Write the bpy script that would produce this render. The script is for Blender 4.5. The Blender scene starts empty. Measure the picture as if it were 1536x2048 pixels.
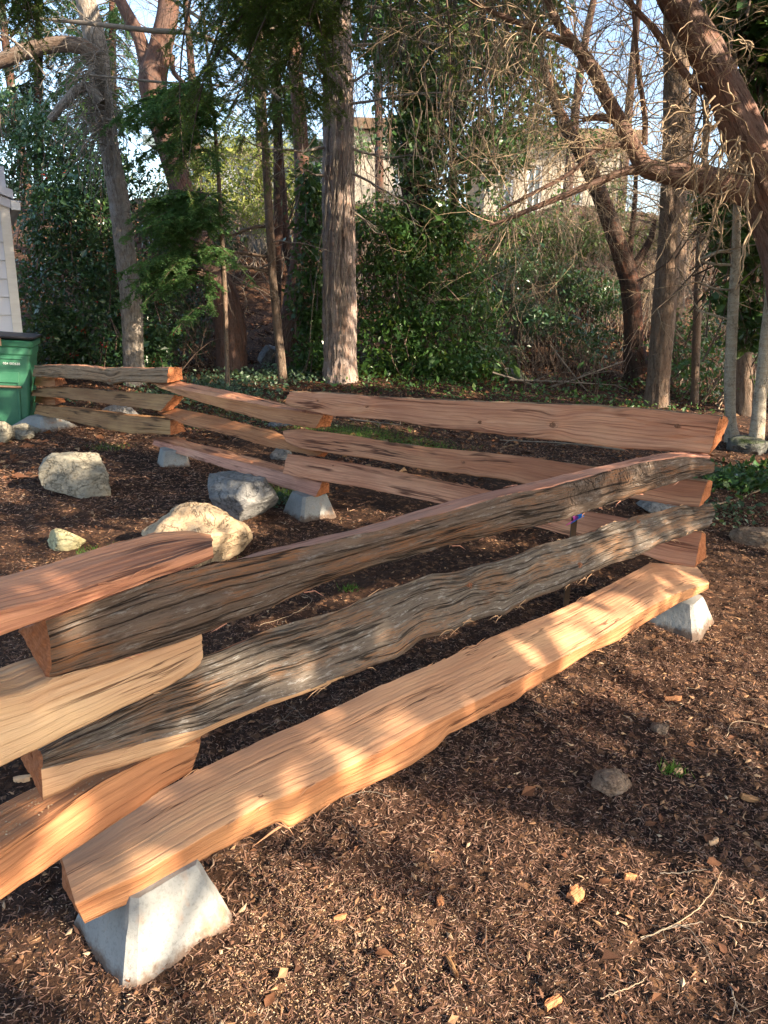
import bpy, math, random
import numpy as np
from math import radians, sin, cos, pi

# ------------------------------------------------------------------ camera, sky, sun, exposure
sc = bpy.context.scene
PITCH, ROLL, CAMH, F = radians(16), radians(1.5), 1.5, 2048*26/36
cam_d = bpy.data.cameras.new('camera'); cam = bpy.data.objects.new('camera', cam_d)
sc.collection.objects.link(cam); sc.camera = cam
cam_d.sensor_fit = 'VERTICAL'; cam_d.sensor_height = 36; cam_d.lens = 26; cam_d.clip_end = 2000; cam_d.clip_start = 0.02
FWD = np.array([0, cos(PITCH), -sin(PITCH)]); UP0 = np.array([0, sin(PITCH), cos(PITCH)]); RT0 = np.array([1., 0, 0])
UPV = UP0*cos(ROLL) - RT0*sin(ROLL); RTV = RT0*cos(ROLL) + UP0*sin(ROLL); CAM = np.array([0, 0, CAMH])
from mathutils import Matrix
cam.matrix_world = Matrix(((RTV[0], UPV[0], -FWD[0], 0), (RTV[1], UPV[1], -FWD[1], 0), (RTV[2], UPV[2], -FWD[2], CAMH), (0, 0, 0, 1)))

SUN_EL = radians(28); SUN_AZ = math.atan2(0.85, -0.50)      # azimuth clockwise from +Y
SUN = np.array([sin(SUN_AZ)*cos(SUN_EL), cos(SUN_AZ)*cos(SUN_EL), sin(SUN_EL)])
w = bpy.data.worlds.new('World'); sc.world = w; w.use_nodes = True
nt = w.node_tree; bg = nt.nodes['Background']; sky = nt.nodes.new('ShaderNodeTexSky')
sky.sky_type = 'NISHITA'; sky.sun_disc = False; sky.sun_elevation = SUN_EL; sky.sun_rotation = SUN_AZ
sky.air_density = 1.0; sky.dust_density = 1.6; sky.ozone_density = 1.0
nt.links.new(sky.outputs[0], bg.inputs[0]); bg.inputs[1].default_value = 0.15
sl = bpy.data.lights.new('sun', 'SUN'); so = bpy.data.objects.new('sun', sl); sc.collection.objects.link(so)
sl.energy = 4.9; sl.angle = radians(0.5); sl.color = (1, .83, .61)
from mathutils import Vector
so.rotation_euler = Vector(tuple(SUN)).to_track_quat('Z', 'Y').to_euler(); so.location = (12, -8, 14)
vs = sc.view_settings; vs.view_transform = 'Standard'; vs.look = 'None'; vs.gamma = 1; vs.use_curve_mapping = False
vs.exposure = 1.75
sc.cycles.max_bounces = 6; sc.cycles.transparent_max_bounces = 8

rng = np.random.default_rng(7)
# ------------------------------------------------------------------ pixel -> place helpers
def ray(px, py): return RTV*(px-768)/F - UPV*(py-1024)/F + FWD
def P(px, py, Y):
    d = ray(px, py); return CAM + d*(Y/d[1])
def on_z(px, py, z=0.):
    d = ray(px, py); return CAM + d*((z-CAMH)/d[2])
def ppm(p): return F/np.dot(np.asarray(p)-CAM, FWD)      # photo pixels per metre at a point

# ------------------------------------------------------------------ noise
_perm = np.random.default_rng(3).permutation(256); _perm = np.concatenate([_perm, _perm, _perm])
_val = np.random.default_rng(4).random(256)*2-1
def vn(x, y, z=0.):
    x, y, z = np.broadcast_arrays(np.asarray(x, float), np.asarray(y, float), np.asarray(z, float))
    xi, yi, zi = np.floor(x).astype(int), np.floor(y).astype(int), np.floor(z).astype(int)
    fx, fy, fz = x-xi, y-yi, z-zi
    fx = fx*fx*(3-2*fx); fy = fy*fy*(3-2*fy); fz = fz*fz*(3-2*fz)
    def h(a, b, c): return _val[_perm[_perm[_perm[a & 255]+(b & 255)]+(c & 255)]]
    r = 0
    for a in (0, 1):
        for b in (0, 1):
            for c in (0, 1):
                r = r + h(xi+a, yi+b, zi+c)*(fx if a else 1-fx)*(fy if b else 1-fy)*(fz if c else 1-fz)
    return r
def fbm(x, y, z=0., o=4, g=.5):
    r = 0; a = 1
    for i in range(o):
        r = r + a*vn(x*2**i+17.3*i, y*2**i+5.1*i, z+i*7.7); a *= g
    return r

# ------------------------------------------------------------------ mesh helpers
col = sc.collection
def link(name, me, parent=None):
    o = bpy.data.objects.new(name, me); col.objects.link(o)
    if parent is not None: o.parent = parent
    return o
def mesh(name, V, Fc, mats, mi=None, uv=None, smooth=True, parent=None):
    """V: Nx3; Fc: list of face arrays (each MxK) or one array"""
    if not isinstance(Fc, list): Fc = [Fc]
    V = np.asarray(V, np.float32)
    loops = np.concatenate([np.asarray(f, np.int32).ravel() for f in Fc])
    tot = np.concatenate([np.full(len(f), np.asarray(f).shape[1], np.int32) for f in Fc])
    st = np.concatenate([[0], np.cumsum(tot)[:-1]]).astype(np.int32)
    me = bpy.data.meshes.new(name)
    me.vertices.add(len(V)); me.vertices.foreach_set('co', V.ravel())
    me.loops.add(len(loops)); me.loops.foreach_set('vertex_index', loops)
    me.polygons.add(len(tot)); me.polygons.foreach_set('loop_start', st); me.polygons.foreach_set('loop_total', tot)
    me.polygons.foreach_set('use_smooth', np.full(len(tot), bool(smooth)))
    if not isinstance(mats, (list, tuple)): mats = [mats]
    for m in mats: me.materials.append(m)
    if mi is not None: me.polygons.foreach_set('material_index', np.asarray(mi, np.int32))
    if uv is not None:
        u = me.uv_layers.new(name='UVMap'); u.data.foreach_set('uv', np.asarray(uv, np.float32)[loops].ravel())
    me.update(calc_edges=True)
    return link(name, me, parent)
def tag(o, label=None, cat=None, group=None, kind=None):
    if label: o['label'] = label
    if cat: o['category'] = cat
    if group: o['group'] = group
    if kind: o['kind'] = kind
    return o
def empty(name, loc):
    o = bpy.data.objects.new(name, None); o.empty_display_size = .1; col.objects.link(o)
    o.location = tuple(float(a) for a in loc); return o
def adopt(root, *ch):
    bpy.context.view_layer.update()
    for c in ch:
        c.parent = root; c.matrix_parent_inverse = Matrix.Translation(-root.location)
def unit(v): v = np.asarray(v, float); return v/(np.linalg.norm(v, axis=-1, keepdims=True)+1e-12)

class Tubes:
    def __init__(s): s.V = []; s.Q = []; s.U = []; s.n = 0
    def add(s, pts, rad, sides=5, cap=True):
        pts = np.asarray(pts, float); k = len(pts); rad = np.broadcast_to(np.asarray(rad, float), (k,))
        t = np.gradient(pts, axis=0); t = unit(t)
        ref = np.array([0, 0, 1.]) if abs(t[:, 2]).mean() < .8 else np.array([1., 0, 0])
        a = unit(np.cross(t, ref)); b = np.cross(t, a)
        th = np.arange(sides)/sides*2*pi
        R = pts[:, None] + rad[:, None, None]*(a[:, None]*np.cos(th)[None, :, None] + b[:, None]*np.sin(th)[None, :, None])
        L = np.concatenate([[0], np.cumsum(np.linalg.norm(np.diff(pts, axis=0), axis=1))])
        U = np.stack(np.broadcast_arrays(L[:, None], (th/(2*pi))[None]*max(rad.max()*6.28, .01)), -1)
        i = np.arange(k-1)[:, None]*sides; j = np.arange(sides)[None]; j2 = (j+1) % sides
        q = np.stack([i+j, i+j2, i+sides+j2, i+sides+j], -1).reshape(-1, 4) + s.n
        s.V.append(R.reshape(-1, 3)); s.U.append(U.reshape(-1, 2)); s.Q.append(q); s.n += k*sides
    def build(s, name, mat, parent=None):
        return mesh(name, np.concatenate(s.V), np.concatenate(s.Q), mat, uv=np.concatenate(s.U), parent=parent)

def smooth_path(pts, n):
    pts = np.asarray(pts, float); t = np.concatenate([[0], np.cumsum(np.linalg.norm(np.diff(pts[:, :3], axis=0), axis=1))]); t /= t[-1]
    m = np.gradient(pts, t, axis=0) if len(pts) > 2 else np.repeat((pts[1:]-pts[:1])/(t[-1]), 2, 0)
    q = np.linspace(0, 1, n); i = np.clip(np.searchsorted(t, q)-1, 0, len(t)-2); h = (t[i+1]-t[i])[:, None]; u = ((q-t[i])/(t[i+1]-t[i]))[:, None]
    return (2*u**3-3*u**2+1)*pts[i]+(u**3-2*u**2+u)*h*m[i]+(-2*u**3+3*u**2)*pts[i+1]+(u**3-u**2)*h*m[i+1]

# ------------------------------------------------------------------ materials
def new_mat(name):
    m = bpy.data.materials.new(name); m.use_nodes = True
    return m, m.node_tree, m.node_tree.nodes['Principled BSDF']
class N:
    """tiny node wiring helper"""
    def __init__(s, nt): s.nt = nt
    def node(s, t, **kw):
        n = s.nt.nodes.new(t)
        for k, v in kw.items(): setattr(n, k, v)
        return n
    def put(s, n, i, v):
        if hasattr(v, 'is_output'): s.nt.links.new(v, n.inputs[i])
        else: n.inputs[i].default_value = v
    def uv(s): return s.node('ShaderNodeTexCoord').outputs['UV']
    def obj(s): return s.node('ShaderNodeTexCoord').outputs['Object']
    def scale(s, v, sc3, loc=(0, 0, 0)):
        n = s.node('ShaderNodeMapping'); s.put(n, 0, v); n.inputs['Scale'].default_value = sc3; n.inputs['Location'].default_value = loc; return n.outputs[0]
    def noise(s, v, scale=1., detail=4., rough=.55, dist=0.):
        n = s.node('ShaderNodeTexNoise'); s.put(n, 'Vector', v); s.put(n, 'Scale', scale); s.put(n, 'Detail', detail); s.put(n, 'Roughness', rough); s.put(n, 'Distortion', dist); return n.outputs[0]
    def vor(s, v, scale=1., feature='F1', out='Distance', rnd=1.):
        n = s.node('ShaderNodeTexVoronoi', feature=feature); s.put(n, 'Vector', v); s.put(n, 'Scale', scale); s.put(n, 'Randomness', rnd); return n.outputs[out]
    def ramp(s, f, stops, interp='LINEAR'):
        n = s.node('ShaderNodeValToRGB'); s.put(n, 0, f); r = n.color_ramp; r.interpolation = interp
        while len(r.elements) < len(stops): r.elements.new(.5)
        for e, (p, c) in zip(r.elements, stops):
            e.position = p; e.color = (*c, 1) if len(c) == 3 else c
        return n.outputs[0]
    def mix(s, f, a, b, mode='MIX'):
        n = s.node('ShaderNodeMix', data_type='RGBA', blend_type=mode); s.put(n, 0, f)
        for i, v in ((6, a), (7, b)):
            if isinstance(v, tuple) and len(v) == 3: v = (*v, 1)
            s.put(n, i, v)
        return n.outputs[2]
    def math(s, op, a, b=0.):
        n = s.node('ShaderNodeMath', operation=op); s.put(n, 0, a); s.put(n, 1, b); return n.outputs[0]
    def bump(s, h, strength=.5, dist=.01):
        n = s.node('ShaderNodeBump'); s.put(n, 'Height', h); s.put(n, 'Strength', strength); s.put(n, 'Distance', dist); return n.outputs[0]
    def island(s): return s.node('ShaderNodeNewGeometry').outputs['Random Per Island']
g3 = lambda v: (v, v, v)

def ridge(n, v, off=.5, w1=.012, w2=.04):
    """thin lines along the level set of a noise"""
    return n.ramp(n.math('ABSOLUTE', n.math('SUBTRACT', v, off)), [(w1, g3(1)), (w2, g3(0))])
def wood_mat(name, c1, c2, dark, tan=None, tanv=0., gk=.55, cw=.012, lk=.62):
    m, nt, b = new_mat(name); n = N(nt); uv = n.uv()
    broad = n.noise(n.scale(uv, (1.3, 8, 1)), 1, 4, .6, .3)
    grain = n.noise(n.scale(uv, (1.2, 64, 1)), 1, 5, .66, .08)
    fine = n.noise(n.scale(uv, (7, 380, 1)), 1, 4, .7)
    spot = n.noise(n.scale(uv, (9, 16, 1)), 1, 5, .65)
    c = n.mix(n.ramp(broad, [(.36, g3(0)), (.64, g3(1))]), c1, c2)
    c = n.mix(n.math('MULTIPLY', n.ramp(grain, [(.32, g3(1)), (.50, g3(0))]), gk), c, dark)
    c = n.mix(n.math('MULTIPLY', n.ramp(grain, [(.54, g3(0)), (.72, g3(1))]), .35), c, tuple(min(1, x*1.22) for x in c2))
    sv = n.node('ShaderNodeSeparateXYZ'); nt.links.new(uv, sv.inputs[0])
    ph = n.math('ADD', n.math('MULTIPLY', sv.outputs[1], 52), n.math('MULTIPLY', n.noise(n.scale(uv, (.75, 4.5, 1), (1, 4, 0)), 1, 3, .5), 6))
    line = n.ramp(n.math('FRACT', ph), [(0, g3(1)), (.07, g3(.55)), (.3, g3(0)), (.93, g3(0)), (1, g3(1))])
    c = n.mix(n.math('MULTIPLY', line, n.math('MULTIPLY', n.ramp(n.noise(n.scale(uv, (2, 14, 1), (5, 5, 0)), 1, 3), [(.36, g3(.12)), (.62, g3(1))]), lk)), c, tuple(x*.75 for x in dark))
    crk = ridge(n, n.noise(n.scale(uv, (.6, 12, 1), (3, 9, 0)), 1, 4, .6, .1), .47, cw*.3, cw)
    crack = n.math('MULTIPLY', crk, n.ramp(n.noise(n.scale(uv, (1.6, 7, 1), (8, 2, 0)), 1, 2), [(.49, g3(0)), (.56, g3(1))]))
    c = n.mix(n.math('MULTIPLY', crack, .9), c, tuple(x*.22 for x in dark))
    c = n.mix(n.math('MULTIPLY', n.ramp(fine, [(.34, g3(1)), (.58, g3(0))]), .38), c, dark)
    c = n.mix(n.math('MULTIPLY', n.ramp(fine, [(.56, g3(0)), (.75, g3(1))]), .25), c, tuple(min(1, x*1.3) for x in c2))
    dirt = n.ramp(n.noise(n.scale(uv, (40, 95, 1)), 1, 4, .7), [(.66, g3(0)), (.71, g3(1))])
    c = n.mix(n.math('MULTIPLY', n.math('MULTIPLY', dirt, n.ramp(spot, [(.5, g3(0)), (.62, g3(1))])), .75), c, tuple(x*.4 for x in dark))
    c = n.mix(n.math('MULTIPLY', n.ramp(spot, [(.55, g3(0)), (.8, g3(1))]), .3), c, tuple(x*.75 for x in c1))
    big = n.noise(n.scale(uv, (1.5, 3.2, 1), (6, 3, 0)), 1, 3, .55)
    c = n.mix(n.math('MULTIPLY', n.ramp(big, [(.48, g3(0)), (.62, g3(1))]), .42), c, tuple(x*y for x, y in zip(c1, (.62, .60, .66))))
    c = n.mix(n.math('MULTIPLY', n.ramp(big, [(.33, g3(1)), (.45, g3(0))]), .45), c, tuple(min(1, x*y) for x, y in zip(c2, (1.14, 1.18, 1.1))))
    nt.links.new(c, b.inputs['Base Color']); b.inputs['Roughness'].default_value = .72; b.inputs['Specular IOR Level'].default_value = .25
    h = n.math('ADD', grain, n.math('ADD', n.math('MULTIPLY', fine, .5), n.math('ADD', n.math('MULTIPLY', line, -.35), n.math('MULTIPLY', crack, -1.2))))
    nt.links.new(n.bump(h, .7, .006), b.inputs['Normal'])
    return m
def bark_mat(name, c1, c2, c3, lich, vs_=26., us=2.2, crackw=.0, amp=.012, lichen=.6, fur=.7):
    m, nt, b = new_mat(name); n = N(nt); uv = n.uv()
    r1 = n.noise(n.scale(uv, (us, vs_, 1)), 1, 6, .68, .1)
    r2 = n.noise(n.scale(uv, (us*3.5, vs_*3., 1), (7, 3, 0)), 1, 5, .7, .1)
    zone = n.noise(n.scale(uv, (us*.7, vs_*.16, 1), (2, 8, 0)), 1, 4, .6)
    lz = n.noise(n.scale(uv, (us*4, vs_*1.1, 1), (11, 1, 0)), 1, 6, .78)
    c = n.mix(n.ramp(r1, [(.32, g3(0)), (.62, g3(1))]), tuple(a_*.6+b_*.4 for a_, b_ in zip(c1, c2)), c2)
    c = n.mix(n.math('MULTIPLY', n.ramp(zone, [(.47, g3(0)), (.58, g3(.85))]), n.ramp(r2, [(.42, g3(0)), (.58, g3(1))])), c, c3)
    c = n.mix(n.math('MULTIPLY', n.ramp(lz, [(.54, g3(0)), (.61, g3(1))]), n.math('MULTIPLY', n.ramp(zone, [(.38, g3(1)), (.6, g3(.2))]), lichen)), c, lich)
    c = n.mix(n.ramp(r2, [(.34, g3(.75)), (.47, g3(0))]), c, tuple(x*.5 for x in c1))
    f1 = ridge(n, n.noise(n.scale(uv, (us*.22, vs_*.42, 1), (3, 2, 0)), 1, 4, .55, .05), .5, .003, .022)
    c = n.mix(n.math('MULTIPLY', f1, fur), c, tuple(x*.22 for x in c1))
    h = n.math('SUBTRACT', n.math('ADD', r1, n.math('MULTIPLY', r2, .7)), n.math('MULTIPLY', f1, .9))
    if crackw:
        vx = n.vor(n.scale(uv, (62, 26, 1)), 1, 'DISTANCE_TO_EDGE')
        ck = n.ramp(vx, [(.0, g3(1)), (crackw, g3(0))])
        su = n.node('ShaderNodeSeparateXYZ'); nt.links.new(uv, su.inputs[0])
        zc = n.math('MULTIPLY', n.ramp(n.math('SUBTRACT', su.outputs[0], 6.55), [(0, g3(0)), (.15, g3(.9)), (.8, g3(.9)), (1, g3(0))]), n.ramp(n.noise(n.scale(uv, (4, 9, 1), (5, 5, 0)), 1, 3), [(.42, g3(0)), (.55, g3(1))]))
        ck = n.math('MULTIPLY', ck, zc)
        c = n.mix(ck, c, tuple(x*.15 for x in c1)); h = n.math('SUBTRACT', h, ck)
    nt.links.new(c, b.inputs['Base Color']); b.inputs['Roughness'].default_value = .85; b.inputs['Specular IOR Level'].default_value = .2
    nt.links.new(n.bump(h, .9, amp), b.inputs['Normal'])
    return m
def leaf_mat(name, stops, rough=.38, trans=.25, spec=.5):
    m, nt, b = new_mat(name); n = N(nt)
    c = n.ramp(n.island(), stops)
    big = n.noise(n.obj(), 1.6, 3, .5)
    c = n.mix(n.ramp(big, [(.35, g3(.0)), (.7, g3(.5))]), c, tuple(x*1.35 for x in stops[-2][1]))
    nt.links.new(c, b.inputs['Base Color']); b.inputs['Roughness'].default_value = rough; b.inputs['Specular IOR Level'].default_value = spec
    tr = n.node('ShaderNodeBsdfTranslucent'); nt.links.new(n.mix(.5, c, (.25, .32, .04)), tr.inputs[0])
    mx = n.node('ShaderNodeMixShader'); mx.inputs[0].default_value = trans
    nt.links.new(b.outputs[0], mx.inputs[1]); nt.links.new(tr.outputs[0], mx.inputs[2])
    nt.links.new(mx.outputs[0], nt.nodes['Material Output'].inputs[0])
    return m
def island_mat(name, stops, rough=.85, bump=0.):
    m, nt, b = new_mat(name); n = N(nt)
    c = n.ramp(n.island(), stops)
    c = n.mix(n.math('MULTIPLY', n.noise(n.obj(), 90, 3, .6), .6), c, tuple(x*.45 for x in stops[0][1]))
    nt.links.new(c, b.inputs['Base Color']); b.inputs['Roughness'].default_value = rough; b.inputs['Specular IOR Level'].default_value = .2
    return m
def stone_mat(name, c1, c2, c3, sc_=1., moss=None):
    m, nt, b = new_mat(name); n = N(nt); o = n.obj()
    a = n.noise(o, 3.5*sc_, 6, .62, .4); d = n.noise(o, 28*sc_, 5, .7); s2 = n.noise(n.scale(o, (1, 1, 3)), 9*sc_, 5, .65, .8)
    c = n.mix(n.ramp(a, [(.38, g3(0)), (.62, g3(1))]), c1, c2)
    c = n.mix(n.ramp(s2, [(.52, g3(0)), (.66, g3(.8))]), c, c3)
    c = n.mix(n.ramp(d, [(.30, g3(.75)), (.5, g3(0))]), c, tuple(x*.4 for x in c1))
    c = n.mix(n.ramp(d, [(.6, g3(0)), (.75, g3(.5))]), c, tuple(min(1, x*1.5) for x in c2))
    ck = ridge(n, n.noise(o, 4.5*sc_, 5, .6, .4), .5, .002, .010)
    c = n.mix(n.math('MULTIPLY', ck, .55), c, tuple(x*.3 for x in c1)); s2 = n.math('SUBTRACT', s2, n.math('MULTIPLY', ck, .5))
    if moss:
        gz_ = n.node('ShaderNodeSeparateXYZ'); nt.links.new(n.node('ShaderNodeNewGeometry').outputs['Normal'], gz_.inputs[0])
        f = n.math('MULTIPLY', n.ramp(gz_.outputs[2], [(.1, g3(0)), (.7, g3(1))]), n.ramp(a, [(.4, g3(0)), (.55, g3(1))]))
        c = n.mix(f, c, moss)
    nt.links.new(c, b.inputs['Base Color']); b.inputs['Roughness'].default_value = .88; b.inputs['Specular IOR Level'].default_value = .25
    nt.links.new(n.bump(n.math('ADD', d, n.math('MULTIPLY', s2, 1.5)), .9, .014), b.inputs['Normal'])
    return m
def plain(name, c, rough=.6, noise=.0, nscale=8., c2=None, metal=0., spec=.4, stretch=(1, 1, 1)):
    m, nt, b = new_mat(name); n = N(nt)
    if noise:
        f = n.noise(n.scale(n.obj(), stretch), nscale, 5, .6)
        cc = n.mix(n.math('MULTIPLY', n.ramp(f, [(.35, g3(0)), (.7, g3(1))]), noise), c, c2 or tuple(x*.5 for x in c))
        nt.links.new(cc, b.inputs['Base Color']); nt.links.new(n.bump(f, .25, .004), b.inputs['Normal'])
    else: b.inputs['Base Color'].default_value = (*c, 1)
    b.inputs['Roughness'].default_value = rough; b.inputs['Metallic'].default_value = metal; b.inputs['Specular IOR Level'].default_value = spec
    return m

M = {}
M['pink'] = wood_mat('split_cedar_pink', (.56, .255, .17), (.68, .36, .25), (.24, .085, .055))
M['pink2'] = wood_mat('split_cedar_red', (.50, .20, .10), (.62, .30, .16), (.17, .06, .04), cw=.03)
M['tan'] = wood_mat('split_cedar_tan', (.60, .37, .21), (.70, .47, .28), (.32, .15, .07), gk=.35, lk=.5)
M['orange'] = wood_mat('split_cedar_orange', (.47, .19, .08), (.60, .29, .135), (.18, .065, .03))
M['peach'] = wood_mat('split_cedar_peach', (.56, .29, .155), (.67, .385, .22), (.36, .16, .09), gk=.22, lk=.26)
M['rose'] = wood_mat('split_cedar_rose', (.60, .255, .135), (.72, .36, .205), (.24, .075, .045), cw=.032)
M['brown'] = wood_mat('weathered_split_brown', (.32, .16, .07), (.46, .26, .12), (.09, .045, .025), cw=.04)
M['bark_dark'] = bark_mat('cedar_bark_dark', (.06, .038, .027), (.165, .12, .092), (.24, .105, .045), (.36, .34, .325), 75, 3.5, .06, .014, .5, .88)
M['bark_grey'] = bark_mat('cedar_bark_grey', (.07, .052, .041), (.185, .152, .125), (.27, .135, .065), (.42, .405, .385), 90, 5, 0, .010, .65, .85)
M['bark_light'] = bark_mat('weathered_grey_wood', (.19, .11, .065), (.35, .235, .145), (.38, .22, .12), (.5, .46, .4), 60, 3, 0, .008, .3)

def end_mat():
    m, nt, b = new_mat('sawn_end_grain'); n = N(nt); uv = n.uv()
    wv = n.node('ShaderNodeTexWave', wave_type='RINGS', rings_direction='Z'); n.put(wv, 0, uv); n.put(wv, 'Scale', 42.); n.put(wv, 'Distortion', 2.2); n.put(wv, 'Detail', 3.)
    sp = n.noise(uv, 70, 5, .7)
    c = n.mix(n.math('MULTIPLY', wv.outputs[0], .45), (.48, .19, .085), (.27, .095, .045))
    c = n.mix(n.ramp(sp, [(.4, g3(.7)), (.62, g3(0))]), c, (.24, .085, .035))
    nt.links.new(c, b.inputs['Base Color']); b.inputs['Roughness'].default_value = .9; b.inputs['Specular IOR Level'].default_value = .15
    nt.links.new(n.bump(sp, .9, .008), b.inputs['Normal']); return m
M['end'] = end_mat()

# ------------------------------------------------------------------ ground
def sstep(a, b, x):
    t = np.clip((x-a)/(b-a), 0, 1); return t*t*(3-2*t)
def gz(x, y, fine=False):
    x = np.asarray(x, float); y = np.asarray(y, float)
    hill = 4.1*sstep(12.8, 27, y + .35*fbm(x*.25, y*.25, 2., 3)) + 0.10*np.clip(y-9, 0, 4)*.5
    hill = hill + .0*x
    z = hill + .35*sstep(10.5, 13, y)*sstep(.3, -.5, vn(x*.12, y*.1, 5.)) * .3
    z = z + .05*fbm(x*.5, y*.5, 1., 3)*sstep(2.2, 6, np.hypot(x, y)) + .018*fbm(x*2.2, y*2.2, 3., 3)
    z = z + .35*fbm(x*.35, y*.35, 9., 4)*sstep(14, 20, y)
    return z
xs = np.concatenate([-np.geomspace(160, 9, 34)[:-1], np.linspace(-9, -2.2, 150)[:-1], np.linspace(-2.2, 2.6, 330)[:-1], np.linspace(2.6, 9, 140)[:-1], np.geomspace(9, 160, 34)])
ys = np.concatenate([-np.geomspace(60, 1, 20)[:-1], np.linspace(-1, .9, 30)[:-1], np.linspace(.9, 5, 340)[:-1], np.linspace(5, 13, 240)[:-1], np.linspace(13, 32, 150)[:-1], np.geomspace(32, 400, 30)])
GX, GY = np.meshgrid(xs, ys)
GZ = gz(GX, GY)
near = sstep(13, 3, GY)*(np.abs(GX) < 9)
GZ = GZ + near*(.010*fbm(GX*9, GY*9, 4., 4, .6) + .006*fbm(GX*38, GY*38, 6., 2)) + sstep(11, 16, GY)*.05*fbm(GX*3, GY*3, 8., 3)
nx, ny = len(xs), len(ys)
i = np.arange(ny-1)[:, None]*nx + np.arange(nx-1)[None]
gq = np.stack([i, i+1, i+nx+1, i+nx], -1).reshape(-1, 4)
def ground_mat():
    m, nt, b = new_mat('soil_and_mulch'); n = N(nt); o = n.obj()
    a = n.noise(o, .8, 4, .6, .3); d = n.noise(o, 22, 6, .72); e = n.noise(o, 75, 4, .7); f = n.vor(o, 46, 'F1', 'Color')
    c = n.mix(n.ramp(a, [(.4, g3(0)), (.6, g3(1))]), (.026, .015, .011), (.060, .031, .020))
    c = n.mix(n.ramp(d, [(.5, g3(0)), (.72, g3(1))]), c, (.12, .065, .038))
    sx = n.node('ShaderNodeSeparateXYZ'); nt.links.new(f, sx.inputs[0])
    c = n.mix(n.ramp(sx.outputs[0], [(.86, g3(0)), (.9, g3(.8))]), c, (.19, .10, .055))
    c = n.mix(n.ramp(e, [(.32, g3(.8)), (.48, g3(0))]), c, (.012, .008, .006))
    nt.links.new(c, b.inputs['Base Color']); b.inputs['Roughness'].default_value = .93; b.inputs['Specular IOR Level'].default_value = .15
    nt.links.new(n.bump(n.math('ADD', d, n.math('MULTIPLY', e, .7)), .9, .012), b.inputs['Normal']); return m
ground = mesh('ground', np.stack([GX, GY, GZ], -1).reshape(-1, 3), gq, ground_mat()); tag(ground, kind='structure')

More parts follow.
